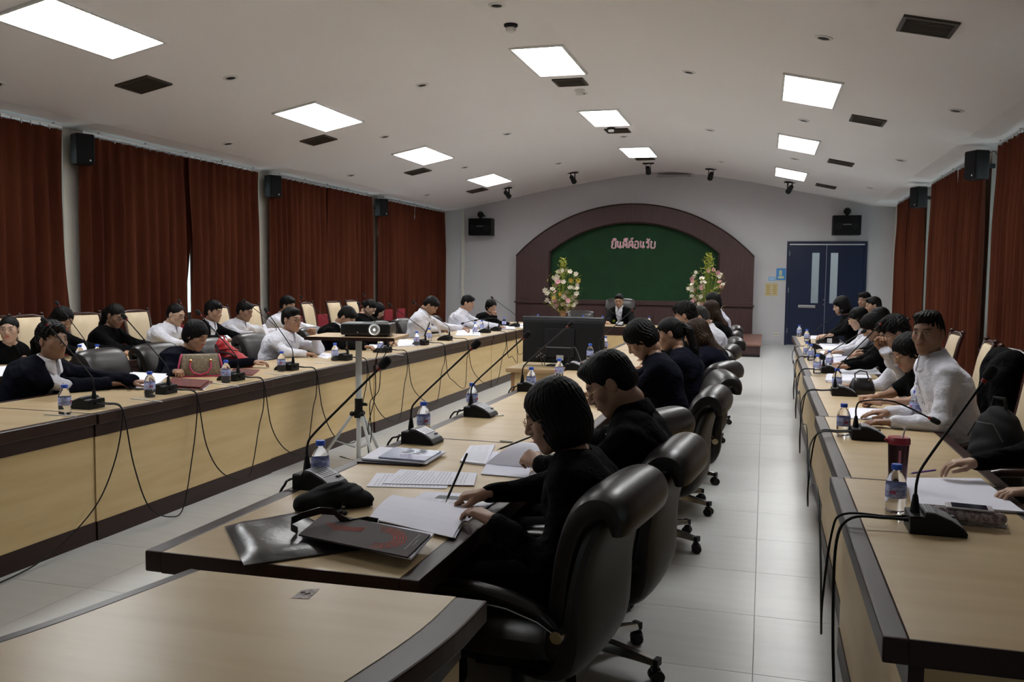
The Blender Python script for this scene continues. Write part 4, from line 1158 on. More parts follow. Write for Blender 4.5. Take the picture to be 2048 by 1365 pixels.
for x, y, r, w in ((-5.05,4.62,-4,'chair under the man in the navy suit'),(-5.02,6.02,6,'empty chair between the navy suit man and the woman with short hair'),(-5.03,6.68,0,'chair of the woman in black with the handbag'),
                   (-5.0,7.42,4,'empty chair left of the man resting his chin on his hand'),(-5.05,8.25,0,'chair under the man resting his chin on his hand'),(-5.05,9.55,0,'chair of the man in a black suit behind the projector'),
                   (-4.98,11.3,-5,'empty chair right behind the projector'),(-5.0,12.2,0,'chair of the man in white with a black tie'),(-4.95,13.4,5,'chair of the man in white near the end wall'),(-4.9,14.6,0,'chair of the woman leaning on her hand')):
    swivel_chair(x+.16, y, -HX+math.radians(r), 'dark leather swivel ' + w, 'swivel chairs of the left front row', .2)
swivel_chair(-3.45, 16.75, PI+.05, 'empty dark leather chair at the head desk left of the chairman', 'chairs at the head desk', .2)
swivel_chair(-2.72, 16.95, PI, 'tall black leather chair of the chairman', 'chairs at the head desk', .2, tallback=True)

# ---------------------------------------------------------------- cream wooden chairs
M_cream = mat('cream upholstery', (.62,.50,.33), .5, noise=((.55,.43,.27), (5,5,5), 3, .4, .7)); M_wood = mat('dark chair wood', (.035,.012,.008), .25)
def cream_chair_proto():
    P = []
    m = MB()
    rings = []
    for z, y, w, th in ((.56,-.235,.165,.02),(.60,-.24,.175,.03),(.80,-.262,.185,.032),(1.0,-.30,.195,.032),(1.10,-.325,.198,.026),(1.115,-.328,.19,.012)):
        r = []
        for i in range(20):
            a = 2*PI*i/20; ca, sa = math.cos(a), math.sin(a)
            r.append(Vector((math.copysign(abs(ca)**.5, ca)*w, y+math.copysign(abs(sa)**.7, sa)*th, z)))
        rings.append(r)
    P.append(('backrest', MB().loft(rings).build('backrest', M_cream, smooth=True, mesh_only=True)))
    for s in (-1, 1):
        P.append(('back_post', MB().tube([(s*.20,-.21,0),(s*.205,-.215,.45),(s*.213,-.25,.75),(s*.222,-.31,1.05),(s*.225,-.335,1.13)], [.018,.021,.02,.018,.016], 10).ball((s*.225,-.34,1.15), (.021,.021,.018)).build('back_post', M_wood, smooth=True, mesh_only=True)))
        P.append(('leg', MB().tube([(s*.205,.20,0),(s*.205,.20,.42)], [.015,.022], 10).build('leg', M_wood, smooth=True, mesh_only=True)))
        P.append(('armrest', MB().tube([(s*.22,-.25,.70),(s*.255,-.1,.69),(s*.26,.08,.675),(s*.25,.17,.65)], [.014,.02,.022,.016], 10).tube([(s*.25,.15,.65),(s*.215,.18,.44)], .013, 8).build('armrest', M_wood, smooth=True, mesh_only=True)))
    P.append(('top_rail', MB().tube([(-.222,-.335,1.115),(-.1,-.345,1.135),(.1,-.345,1.135),(.222,-.335,1.115)], .015, 10).build('top_rail', M_wood, smooth=True, mesh_only=True)))
    P.append(('seat', MB().box(-.215,.215,-.20,.225,.425,.485).build('seat', M_cream, smooth=True, bevel=.02, mesh_only=True)))
    P.append(('seat_frame', MB().box(-.21,.21,-.21,.215,.37,.425).build('seat_frame', M_wood, mesh_only=True)))
    return P
CC = cream_chair_proto()
def cream_chair(x, y, rot, label, group):
    t = thing('upholstered_chair', label, 'chair', (x, y, 0), rot, group)
    for n_, me in CC: link(n_, me, t)
    return t
for px, xx, r, w in ((8,-7.15,0,'behind the young woman with clasped hands'),(62,-7.1,5,'left of the long-haired woman'),(163,-7.05,-8,'right of the long-haired woman, by the pillar'),(275,-7.1,0,'between the ponytailed woman and the man in white'),(440,-7.1,0,'behind the man in a dark jacket with black hair'),
                 (505,-7.15,0,'behind the man in white beside the second pillar'),(618,-7.1,4,'behind the man leaning his chin on his hand'),(668,-7.1,-4,'left of the man in a black suit'),(706,-7.1,0,'behind the two people reading past the projector')):
    c = PX(px, 640, xx)
    cream_chair(xx+.30, c.y, -HX+math.radians(r), 'cream padded chair with dark posts ' + w, 'cream chairs by the curtains')
for x, y, r, w in ((1.19,5.55,0,'under the man looking at the camera'),(1.22,6.30,6,'with a black jacket hung over it'),(1.28,7.25,-5,'beside the head of the man looking at the camera'),
                   (1.20,4.82,-6,'that carries the black backpack'),(1.28,8.4,0,'under the dark-jacketed person with a phone'),(1.25,9.6,0,'of the woman in white with glasses'),(1.27,11.3,0,'of the woman in black near the blue doors'),(1.30,4.02,4,'at the camera end of the right row')):
    cream_chair(x, y, HX+math.radians(r), 'cream padded chair with dark posts ' + w, 'cream chairs of the right row')
# ---------------------------------------------------------------- red chairs
M_red = mat('red upholstery', (.20,.008,.016), .8)
RC = [('backrest', MB().box(-.21,.21,-.25,-.20,.52,.86).build('backrest', M_red, smooth=True, bevel=.022, mesh_only=True)), ('seat', MB().box(-.22,.22,-.20,.22,.41,.47).build('seat', M_red, smooth=True, bevel=.022, mesh_only=True))]
for s in (-1, 1):
    RC.append(('leg', MB().tube([(s*.2,-.26,0),(s*.2,-.20,.42),(s*.2,-.235,.80)], .011, 8).build('leg', M_steel, smooth=True, mesh_only=True)))
    RC.append(('leg', MB().tube([(s*.2,.23,0),(s*.2,.16,.41),(s*.2,-.18,.41)], .011, 8).build('leg', M_steel, smooth=True, mesh_only=True)))
def red_chair(x, y, rot, label, group):
    t = thing('red_chair', label, 'chair', (x, y, 0), rot, group)
    for n_, me in RC: link(n_, me, t)
for k, y in enumerate((7.2,7.85,8.6,9.3,10.0,10.7,12.2,13.2,14.0,14.9,15.7,16.5,17.2,17.9,18.6)):
    red_chair(-7.72, y, -HX, 'red padded chair, %s from the camera in the line against the long curtain wall' % (ordl+['twelfth','thirteenth','fourteenth','fifteenth'])[k], 'red chairs against the curtains')
for k, y in enumerate((3.6,4.4,5.2,6.0,6.8,7.6,8.4,9.2,10.0)):
    red_chair(2.02, y, HX, 'red padded chair, %s from the camera in the line against the right curtains' % ordl[k], 'red chairs against the right curtains')

# ---------------------------------------------------------------- microphones
M_silver = mat('silver button panel', (.42,.43,.46), .3, .15); M_foam = mat('foam windshield', (.01,.01,.011), .95, bump=((400,400,400), .6, .002)); M_ring = mat('red microphone ring', (.25,.01,.01), .4); M_grey = mat('grey rubber', (.05,.05,.055), .5); M_pr = mat('panel print', (.05,.05,.06), .5)
mp = {}
prof = [(-.075,0),(-.075,.058),(-.035,.060),(-.030,.072),(.0,.070),(.05,.050),(.088,.026),(.098,.012),(.096,0)]
rings = []
for x, k in ((-.066,.90),(-.060,1.0),(.060,1.0),(.066,.90)): rings.append([Vector((x, p[0]*(.98 if k < 1 else 1), p[1]*k)) for p in prof])
mp['base'] = MB().loft(rings).build('base', M_dark, mesh_only=True, bevel=.002)
pan = []
for y, z in ((-.026,.0735),(.0,.0715),(.05,.0515),(.084,.0295)): pan.append([Vector((-.054,y,z-.002)),Vector((.054,y,z-.002)),Vector((.054,y,z+.0015)),Vector((-.054,y,z+.0015))])
mp['panel'] = MB().loft(pan).build('button_panel', M_silver, mesh_only=True)
sl2 = MB()
for i in range(9):
    y = -.016+i*.0085; z = float(np.interp(y, [-.026,0,.05,.084],[.0735,.0715,.0515,.0295]))+.0018
    sl2.box(-.042,.042,y-.0012,y+.0012,z-.001,z+.0006)
mp['slots'] = sl2.build('speaker_slots', M_pr, mesh_only=True)
mp['button'] = MB().box(-.045,-.022,.062,.074,.040,.0475).build('talk_button', M_grey, mesh_only=True, bevel=.002)
mp['boot'] = MB().lathe([(.016,.055),(.014,.075),(.009,.11),(.0065,.118)], 14).build('boot', M_dark, smooth=True, mesh_only=True)
mp['sock'] = MB().cyl((0,-.075,.035),(0,-.088,.035),.007).build('cable_plug', M_dark, smooth=True, mesh_only=True)
MICS = []
def microphone(x, y, rot, label, head=(0,.27,.50), group='conference microphones', flip=False, fat=1.0):
    t = thing('conference_microphone', label, 'microphone', (x, y, TH), rot, group)
    b = link('base', mp['base'], t); link('button_panel', mp['panel'], b); link('speaker_slots', mp['slots'], b); link('talk_button', mp['button'], b)
    link('boot', mp['boot'], t, (0,-.052,0)); [link('cable_plug', mp['sock'], t, (s*.02,0,0)) for s in (-1, 1)]
    a = Vector((0,-.052,.112)); h = Vector(head)
    if h.z < .2: ctrl = [a, a+Vector((0,.0,.05)), a+Vector((h.x*.1,.03,.085 if h.z > .0 else .06)), a+Vector((h.x*.45,(h.y-a.y)*.5,.09)), h]
    else:
        d = h-a; ctrl = [a, a+Vector((0,.003,.05)), a+Vector((d.x*.10,d.y*.10,d.z*.26)), a+Vector((d.x*.54,d.y*.54,d.z*.625)) , h]
    pts = []
    for i in range(len(ctrl)-1):
        p0, p1, p2, p3 = ctrl[max(i-1,0)], ctrl[i], ctrl[i+1], ctrl[min(i+2,len(ctrl)-1)]
        for k in range(5):
            u = k/5; pts.append(.5*((2*p1)+(-p0+p2)*u+(2*p0-5*p1+4*p2-p3)*u*u+(-p0+3*p1-3*p2+p3)*u**3))
    pts.append(ctrl[-1])
    g = MB().tube(pts, .0042*fat, 8).build('gooseneck', M_dark, t, smooth=True)
    d = (pts[-1]-pts[-3]).normalized(); e = pts[-1]
    MB().tube([e-d*.008, e+d*.006], [.0075*fat, .0085*fat], 10).build('light_ring', M_ring, g, smooth=True)
    MB().tube([e+d*.004, e+d*.010, e+d*.016, e+d*.042, e+d*.052, e+d*.056], [.009*fat,.0135*fat,.0155*fat,.0155*fat,.012*fat,.005*fat], 14).build('foam_head', M_foam, g, smooth=True)
    MICS.append((x, y, rot)); return t
def wpt(m, lx, ly, lz):
    x, y, r = m; return Vector((x+math.cos(r)*lx-math.sin(r)*ly, y+math.sin(r)*lx+math.cos(r)*ly, TH+lz))
def cable(name_label, pts, r=.0042, group='microphone cables'):
    P = [Vector(p) for p in pts]; out = []
    for i in range(len(P)-1):
        p0, p1, p2, p3 = P[max(i-1,0)], P[i], P[i+1], P[min(i+2,len(P)-1)]
        for k in range(6):
            u = k/6; out.append(.5*((2*p1)+(-p0+p2)*u+(2*p0-5*p1+4*p2-p3)*u*u+(-p0+3*p1-3*p2+p3)*u**3))
    out.append(P[-1])
    o = MB().tube(out, r, 6).build('microphone_cable', M_dark, smooth=True)
    tag(o, name_label, 'cable', group); return o
# left front row
ma = [(-3.93,4.40,'beside the navy suit man'),(-3.95,5.12,'left of the dark red booklet'),(-3.95,5.95,'before the woman with the handbag'),(-3.95,6.78,'before the man resting his chin on his hand'),(-3.93,7.78,'under the projector tray'),(-3.95,8.78,'right of the tripod pole'),(-3.97,9.93,'right of the projector, before an empty chair'),(-3.98,10.80,'before the man with a black tie'),(-4.0,12.55,'bent low before the last man in white'),(-4.0,13.10,'bent low beside another low one'),(-4.02,14.25,'before the woman leaning on her hand')]
hd = {3:(.02,.20,.49),4:(.28,.10,.10),5:(-.10,.22,.50),8:(-.38,.20,.16),9:(-.38,.18,.18),7:(-.30,.30,.48),6:(-.25,.28,.47),10:(-.25,.3,.48)}
am = []
for k, (x, y, w) in enumerate(ma):
    microphone(x, y, HX, 'gooseneck microphone of the left front row ' + w, hd.get(k, (-.02,.26,.50)), 'microphones of the left front row'); am.append((x, y, HX))
for k in range(len(am)-1):
    a = wpt(am[k], -.02, -.088, .035); b = wpt(am[k+1], .02, -.088, .035); low = (.03,.10,.12,.06,.10,.14,.2,.1,.3,.3)[k]
    a = Vector((a.x, a.y, a.z)); ex = -3.672
    w_ = b.y-a.y
    cable('%s black cable loop from the camera hanging off the left front row' % ordl[k], [a, a+Vector((.06,.01,-.005)), (-3.70,a.y+.02,.775), (ex,a.y+.035,.70), (ex+.02,a.y+.06+w_*.03,.40), (ex+.07,a.y+w_*.20,low+.10), (ex+.10,a.y+w_*.42,low), (ex+.09,a.y+w_*.60,low+.03), (ex+.03,a.y+w_*.84,low+.33), (ex+.01,b.y-.05,.55), (ex,b.y-.02,.70), (-3.70,b.y-.01,.775), b+Vector((.06,0,-.005)), b], group='cables of the left front row')
a = wpt(am[0], .02, -.088, .035)
cable('black cable running from the nearest left microphone down to the floor by the kickboard', [a, a+Vector((.05,-.01,0)), (-3.70,a.y-.01,.775), (-3.67,a.y-.03,.68), (-3.66,a.y-.12,.44), (-3.65,a.y-.30,.22), (-3.66,a.y-.62,.05), (-3.64,a.y-1.0,.01), (-3.66,a.y-1.8,.006)], group='cables of the left front row')
# back row by the curtains
mbk = [(-5.95,6.62,'before the woman with long hair'),(-5.97,8.35,'before the ponytailed woman'),(-5.98,9.9,'before the man in a dark jacket'),(-6.0,11.4,'before the man in white by the pillar'),(-6.02,13.2,'before the reading woman')]
for k, (x, y, w) in enumerate(mbk):
    microphone(x, y, HX, 'black gooseneck microphone of the back row ' + w, ((-.05,.2,.52),(.05,.25,.5),(-.2,.25,.48),(-.25,.25,.5),(.0,.25,.5))[k], 'microphones of the back row')
# middle row (people at +X): rotation -90
mc = [(-1.63,3.02,-6,'beside the bottle nearest the camera, before the black bag'),(-1.61,4.02,-4,'before the gold-glasses man, behind the glossy booklets'),(-1.60,4.92,-3,'third from the camera in the middle row'),(-1.62,6.15,0,'left of the bobbed woman\'s head'),(-1.62,7.75,0,'before the television'),(-1.60,9.1,0,'fifth along, right of the television')]
hc = [(.0,.27,.475),(.0,.27,.475),(.0,.27,.47),(.0,.28,.475),(.30,.12,.09),(-.3,.25,.49)]
for k, (x, y, r, w) in enumerate(mc):
    microphone(x, y, -HX+math.radians(r), 'gooseneck microphone of the middle row ' + w, hc[k], 'microphones of the middle row', fat=1.15)
    m = (x, y, -HX)
    for s in (-1, 1):
        a = wpt(m, s*.02, -.088, .035)
        cable('short black cable from the %s microphone of the middle row over the edge, %s one' % (ordl[k], 'nearer' if s > 0 else 'farther'), [a, a+Vector((-.03,0,-.012)), (-1.745,a.y-.03*s,.765), (-1.765,a.y-.05*s,.69), (-1.76,a.y-.1*s,.40), (-1.75,a.y-.25*s,.08), (-1.72,a.y-.5*s,.008)], .005, group='cables of the middle row')
# right row (people at +X)
mr = [(.55,3.12,'nearest the camera, before the red-lidded tumbler'),(.53,4.88,'with its neck bent flat over the papers'),(.56,6.72,'before the small black handbag'),(.58,8.35,'fourth from the camera'),(.58,9.75,'fifth from the camera'),(.6,11.3,'farthest along')]
hr = [(-.02,.14,.50),(.0,.30,.125),(-.03,.24,.52),(-.1,.26,.36),(.1,.26,.45),(.1,.26,.45)]
for k, (x, y, w) in enumerate(mr):
    microphone(x, y, -HX, 'black gooseneck microphone right of the aisle ' + w, hr[k], 'microphones right of the aisle', fat=1.1 if k == 0 else 1.0)
for k in range(5):
    a = wpt((mr[k][0], mr[k][1], -HX), -.02, -.088, .035); b = wpt((mr[k+1][0], mr[k+1][1], -HX), .02, -.088, .035)
    e0 = xr[k][0]-.018; low = (.28,.32,.28,.3,.3)[k]; ex = e0-.02
    cable('black cable hanging off the aisle edge of the right row, %s loop from the camera' % ordl[k], [a, a+Vector((-.05,0,-.004)), (e0+.015,a.y+.01,.775), (ex,a.y+.03,.70), (ex-.02,a.y+.06,.45), (ex-.01,a.y+.20,low), (ex-.005,a.y+.30,low+.02), (ex,a.y+.55,.50), (ex,a.y+.85,.66), (ex,b.y-.4,.60), (ex,b.y-.1,.70), (e0+.03,b.y-.02,.775), b+Vector((-.05,0,-.004)), b], group='cables of the right row')
a = wpt((mr[0][0], mr[0][1], -HX), .02, -.088, .035)
cable('black cable dropping from the nearest right-hand microphone to the floor', [a, a+Vector((-.06,0,0)), (.30,a.y-.01,.778), (.255,a.y-.03,.70), (.25,a.y-.07,.45), (.26,a.y-.11,.2), (.27,a.y-.2,.02), (.28,a.y-.6,.006)], .005, group='cables of the right row')
microphone(-2.45, 15.55, PI, 'black gooseneck microphone before the chairman on the head desk', (.18,.26,.30), 'microphones of the head desk')
microphone(-3.55, 15.55, PI, 'black gooseneck microphone on the head desk before the empty chair', (.22,.2,.45), 'microphones of the head desk')

# ---------------------------------------------------------------- water bottles
M_pet = mat('clear bottle plastic', (.93,.95,1.0), .04, trans=.97, ior=1.2); M_cap = mat('blue bottle cap', (.03,.10,.55), .4)
M_lab = mat('lilac blue bottle label', (.22,.27,.55), .5, noise=((.48,.52,.75), (60,60,90), 2, .45, .6)); M_labp = mat('red label print', (.35,.08,.15), .5)
bt = {}
bt['bottle_body'] = MB().lathe([(.0,.002),(.026,0),(.031,.006),(.032,.03),(.0305,.036),(.032,.042),(.032,.125),(.0305,.135),(.027,.152),(.018,.172),(.0125,.180),(.0125,.190),(0,.190)], 24, cap=False).build('bottle_body', M_pet, smooth=True, mesh_only=True)
bt['label'] = MB().lathe([(.0324,.066),(.0328,.067),(.0328,.122),(.0324,.123)], 24, cap=False).build('label', M_lab, smooth=True, mesh_only=True)
bt['label_print'] = MB().box(-.010,.010,-.0336,-.0322,.085,.10).build('label_print', M_labp, mesh_only=True)
bt['cap'] = MB().lathe([(.0165,.186),(.0168,.188),(.0168,.206),(.0155,.2095),(0,.2095)], 20, cap=False).build('cap', M_cap, smooth=True, mesh_only=True)
def bottle(x, y, label, group, z=TH, rot=None):
    t = thing('water_bottle', label, 'bottle', (x, y, z), random.uniform(0,6) if rot is None else rot, group)
    link('bottle_body', bt['bottle_body'], t); l = link('label', bt['label'], t); link('label_print', bt['label_print'], l); link('cap', bt['cap'], t); t.scale = (1.08, 1.08, .82)
def bot_px(lst, g, z=TH):
    for px, py, w in lst:
        c = PZ(px, py, z); bottle(c.x, c.y, 'small water bottle with blue cap ' + w, g, z)
bot_px([(130,829,'beside the microphone of the navy suit man'),(300,795,'before the white papers of the navy suit man'),(452,766,'right of the brown handbag'),(563,743,'before the man resting his chin'),(670,722,'left of the tripod pole'),(761,706,'just right of the tripod pole'),(833,692,'before the empty chair behind the projector'),(858,683,'before the man with a black tie'),(950,669,'left of the two low-bent microphones'),(964,663,'between the two low-bent microphones'),(1008,655,'before the woman leaning on her hand')], 'bottles of the left front row')
bot_px([(160,728,'left of the microphone, on the back row'),(195,727,'right of the microphone, on the back row')], 'bottles of the back row')
bot_px([(641,968,'behind the nearest microphone of the middle row'),(847,870,'behind the second microphone of the middle row'),(944,822,'behind the third microphone of the middle row'),(1062,782,'left of the bobbed woman\'s hair'),(1118,760,'before the television base'),(1180,722,'before the lower right corner of the television'),(1210,703,'right of the television')], 'bottles of the middle row')
bot_px([(1790,1024,'behind the nearest microphone right of the aisle'),(1686,872,'before the flat-bent microphone'),(1831,838,'at the elbow of the man looking at the camera'),(1673,783,'left of the small black handbag'),(1634,748,'behind the third microphone right of the aisle'),(1658,738,'before the open papers of the person with a phone'),(1621,722,'on the third desk right of the aisle'),(1613,716,'close behind its twin on the third right-hand desk'),(1613,684,'near the far end right of the aisle'),(1598,674,'farthest down the right row')], 'bottles of the right row')
for x, y, w in ((-3.95,15.55,'left end of the head desk'),(-3.1,15.5,'on the head desk, second from its left end'),(-2.75,15.48,'on the head desk left of the chairman'),(-1.93,15.5,'on the head desk right of the chairman')):
    bottle(x, y, 'small water bottle with blue cap, ' + w, 'bottles of the head desk')
# ---------------------------------------------------------------- papers and table things
M_txt = mat('printed grey text', (.5,.5,.53), .8); M_pic = mat('printed grey picture', (.16,.17,.18), .7); M_paperb = mat('bluish paper', (.66,.67,.78), .7)
def sheet_mesh(mb, q, z0, th, sag=0.0, mi=0):
    """q: four (x, y) corners in order; a thin slab lying at z0, optionally gently domed"""
    n = 6; V = []
    for zz in (z0, z0+th):
        for i in range(n+1):
            for j in range(n+1):
                u, v = i/n, j/n
                x = (1-u)*(1-v)*q[0][0]+u*(1-v)*q[1][0]+u*v*q[2][0]+(1-u)*v*q[3][0]; y = (1-u)*(1-v)*q[0][1]+u*(1-v)*q[1][1]+u*v*q[2][1]+(1-u)*v*q[3][1]
                V.append((x, y, zz+sag*math.sin(PI*u)*(1-.3*v)))
    N = (n+1)**2; F = []
    for i in range(n):
        for j in range(n):
            a = i*(n+1)+j; F += [(a+N, a+n+1+N, a+n+2+N, a+1+N), (a, a+1, a+n+2, a+n+1)]
    for k in range(n):
        a = k*(n+1); F += [(a, a+n+1, a+n+1+N, a+N), (a+n, a+n+N, a+2*n+1+N, a+2*n+1)]
        F += [(k, k+N, k+1+N, k+1), (n*(n+1)+k, n*(n+1)+k+1, n*(n+1)+k+1+N, n*(n+1)+k+N)]
    return mb.add(V, F, mi)
def quad(px4, z):
    return [tuple(PZ(px, py, z)[:2]) for px, py in px4]
def paper(label, px4, z=TH, th=.0012, m=None, sag=0.0, text=0, name='paper_sheet', cat='paper', group=None, pic=None, stack=0, layers=1, pages=None):
    q = quad(px4, z+.001); c = (sum(p[0] for p in q)/4, sum(p[1] for p in q)/4)
    q = [(p[0]-c[0], p[1]-c[1]) for p in q]
    t = thing(name, label, cat, (c[0], c[1], z+.0012), 0, group)
    def inset(a, b, c_, d): 
        f = lambda u, v: tuple((1-u)*(1-v)*q[0][k]+u*(1-v)*q[1][k]+u*v*q[2][k]+(1-u)*v*q[3][k] for k in (0,1))
        return [f(a, c_), f(b, c_), f(b, d), f(a, d)]
    for l in range(layers):
        s = 1+.02*l; a_ = .03*l
        qq = [(p[0]*math.cos(a_)-p[1]*math.sin(a_), p[0]*math.sin(a_)+p[1]*math.cos(a_)) for p in q]
        sheet_mesh(MB(), qq, (layers-1-l)*(th+.0008), th, sag if l == 0 else 0).build('sheet' if l else ('cover' if pages else 'sheet'), (m or M_paper) if l == 0 else M_paper, t)
    top = (layers-1)*(th+.0008)+th
    if text:
        mb = MB()
        for i in range(text*2):
            v0 = .08+.84*i/(text*2)
            sheet_mesh(mb, inset(.08, .92 if i % 5 else .6, v0, v0+.10/text), top+.0001, .0002, sag)
        mb.build('printed_text', M_txt, t)
    if pic:
        sheet_mesh(MB(), inset(*pic), top+.0004, .0003, sag).build('printed_picture', M_pic, t)
    return t, inset, top
# --- middle row desk
paper('printed sheet under a second sheet, left of the writing woman\'s notes', [(733,974),(753,947),(905,951),(893,978)], text=9, group='papers of the middle row')
paper('printed sheet lying over another, behind the writing hand', [(765,968),(800,940),(955,947),(948,972)], TH+.003, text=10, group='papers of the middle row')
t_, ins, top = paper('open pages with a grey photograph under the writing hand', [(800,1020),(850,986),(1010,993),(935,1045)], TH, .004, text=8, pic=(.55,.85,.25,.75), sag=.004, group='papers of the middle row')
paper('blank white page turned over by the woman writing nearest the camera', [(738,1038),(785,992),(945,1017),(905,1078)], TH+.007, .0012, sag=.010, group='papers of the middle row', layers=2)
paper('dark glossy booklet at the bottom of the pile behind the second microphone', [(714,927),(738,910),(868,915),(839,934)], TH, .007, m=mat('dark booklet cover', (.02,.015,.03), .3), name='booklet', cat='booklet')
paper('loose white sheets in the pile behind the second microphone', [(722,920),(760,897),(893,906),(850,930)], TH+.009, .003, group='papers of the middle row', layers=2)
tb, ins, top = paper('pale blue glossy booklet on top of the pile behind the second microphone', [(757,917),(790,897),(882,905),(850,925)], TH+.018, .006, m=mat('blue glossy cover', (.30,.34,.48), .25), name='booklet', cat='booklet')
sheet_mesh(MB(), ins(.0,.42,.35,1), top+.0004, .0003).build('cover_photo', mat('lilac cover print', (.13,.13,.28), .3), tb)
for k, (a, b_) in enumerate(((.5,.55),(.58,.3),(.66,.6),(.72,.35),(.8,.6))):
    sheet_mesh(MB(), ins(a, a+.06, b_, b_+.16), top+.0006, .0003).build('cover_picture', M_pic, tb)
paper('small open notebook lying left of the pages the man in black holds', [(920,926),(940,895),(990,893),(972,932)], TH, .008, text=8, name='notebook', cat='notebook')
paper('thin grey clipboard sheets under the left hand of the man in black', [(962,950),(985,905),(1068,912),(1056,958)], TH, .004, m=M_paperb, group='papers of the middle row')
# lifted page held by the man in black
def lifted(label, p0, p1, up, fwd, z0, z1, group, m=None, text=True):
    a = PZ(*p0, z0); b_ = PZ(*p1, z0); t = thing('paper_sheet', label, 'paper', (a.x, a.y, z0), 0, group)
    mb = MB(); n = 8; V = []
    d = Vector(fwd); 
    for s in (0, .0012):
        for i in range(n+1):
            u = i/n; off = d*u+Vector((0,0,(z1-z0)*math.sin(u*PI/2*up)+s))
            V += [Vector((0,0,0))+off, (b_-a)+off]
    F = []
    N = 2*(n+1)
    for i in range(n): F += [(2*i+N, 2*i+1+N, 2*i+3+N, 2*i+2+N), (2*i, 2*i+2, 2*i+3, 2*i+1), (2*i, 2*i+N, 2*i+2+N, 2*i+2), (2*i+1, 2*i+3, 2*i+3+N, 2*i+1+N)]
    mb.add(V, F).build('sheet', m or M_paper, t, smooth=True)
    return t
lifted('curled page lifted in the left hand of the man in black', (972,928), (1050,935), 1, (.13,.14,0), TH+.008, TH+.085, 'papers of the middle row')
paper('white papers before the bobbed woman', [(1175,800),(1185,775),(1235,780),(1225,815)], TH, .006, layers=2, group='papers of the middle row')
# folio, strap, cap
def pillow(label, name, cat, px4, z, h, m, group=None, edge=.004, rough=0.0):
    q = quad(px4, z+h*.5); c = (sum(p[0] for p in q)/4, sum(p[1] for p in q)/4); t = thing(name, label, cat, (c[0], c[1], z), 0, group)
    n = 16; V = []; N = (n+1)**2
    for side in (0, 1):
        for i in range(n+1):
            for j in range(n+1):
                u, v = i/n, j/n
                x = (1-u)*(1-v)*q[0][0]+u*(1-v)*q[1][0]+u*v*q[2][0]+(1-u)*v*q[3][0]-c[0]; y = (1-u)*(1-v)*q[0][1]+u*(1-v)*q[1][1]+u*v*q[2][1]+(1-u)*v*q[3][1]-c[1]
                e = min(1, 6*min(u, 1-u))*min(1, 6*min(v, 1-v)); e = math.sin(e*PI/2)
                V.append((x, y, .002 if not side else .002+edge+(h-edge)*e*(1+rough*math.sin(9*u+4*v)*math.cos(7*v-3*u))))
    F = []
    for i in range(n):
        for j in range(n):
            a = i*(n+1)+j; F += [(a+N, a+n+1+N, a+n+2+N, a+1+N), (a, a+1, a+n+2, a+n+1)]
    for k in range(n):
        a = k*(n+1); F += [(a, a+n+1, a+n+1+N, a+N), (a+n, a+n+N, a+2*n+1+N, a+2*n+1), (k, k+N, k+1+N, k+1), (n*(n+1)+k, n*(n+1)+k+1, n*(n+1)+k+1+N, n*(n+1)+k+N)]
    MB().add(V, F).build('body', m, t, smooth=True)
    return t, c
M_bag = mat('soft black leather', (.012,.010,.011), .28, spec=.6, bump=((40,40,40), .25, .004))
M_cloth = mat('black woven cloth', (.008,.008,.009), .9, bump=((300,300,300), .4, .002))
t, c = pillow('flat dark leather folio at the camera end of the middle row', 'leather_folio', 'bag', [(450,1049),(598,1022),(730,1092),(488,1127)], TH, .024, M_bag, rough=.12)
st = MB()
rng_ = [PZ(595,1062,.78),PZ(582,1055,.80),PZ(583,1042,.815),PZ(605,1032,.825),PZ(640,1022,.83),PZ(668,1024,.82),PZ(680,1036,.80),PZ(700,1046,.785),PZ(735,1040,.78),PZ(757,1044,.775),PZ(755,1056,.77),PZ(735,1060,.765)]
loc = Vector((c[0], c[1], TH)); rr = []
for i, p in enumerate(rng_):
    a = rng_[max(i-1,0)]; b_ = rng_[min(i+1,len(rng_)-1)]; d = (b_-a).normalized(); s = d.cross(Vector((0,0,1))).normalized()
    rr.append([p-loc-Vector((0,0,.011))+s*.0012, p-loc+Vector((0,0,.011))+s*.0012, p-loc+Vector((0,0,.011))-s*.0012, p-loc-Vector((0,0,.011))-s*.0012])
st.loft(rr).build('strap', M_bag, t, smooth=True)
# soft black cloth pouch beside the nearest microphone
g = SDF((-.16,-.11,-.02), (.16,.13,.12), .004)
g.cone((-.11,-.02,.022), (.09,.015,.03), .030, .034, .03); g.ell((.0,.02,.045), (.075,.05,.04), .02); g.cone((.03,.03,.06), (.075,.05,.05), .026, .022, .02); g.cone((.06,-.0,.03), (.12,.0,.02), .028, .018, .02); g.ell((-.06,.0,.03), (.06,.045,.03), .02)
g.disp(lambda X,Y,Z: .0035*np.sin(70*X+30*Y+8*np.sin(40*Z))*np.sin(50*Y+20)+0*Z)
g.cut(lambda X,Y,Z: Z-.001+0*X+0*Y, .003)
v, q = g.mesh(); c = PZ(668,1003,.775)
t = thing('cloth_pouch', 'soft black cloth pouch crumpled beside the nearest microphone of the middle row', 'bag', (c.x, c.y, TH), math.radians(28))
link('body', np_mesh('cloth pouch', v, q, M_cloth), t)
MB().ball((.02,-.085,.008), (.012,.012,.008)).ball((.035,-.095,.007), (.01,.012,.007)).cyl((.02,-.085,.01),(.03,-.03,.03),.0016,n=6).build('keyring_charm', M_cloth, t, smooth=True)
MB().tube([(.03+.008*math.cos(a), -.055+.008*math.sin(a), .018) for a in [k*PI/4 for k in range(9)]], .0012, 5).build('ring', M_chrome, t)
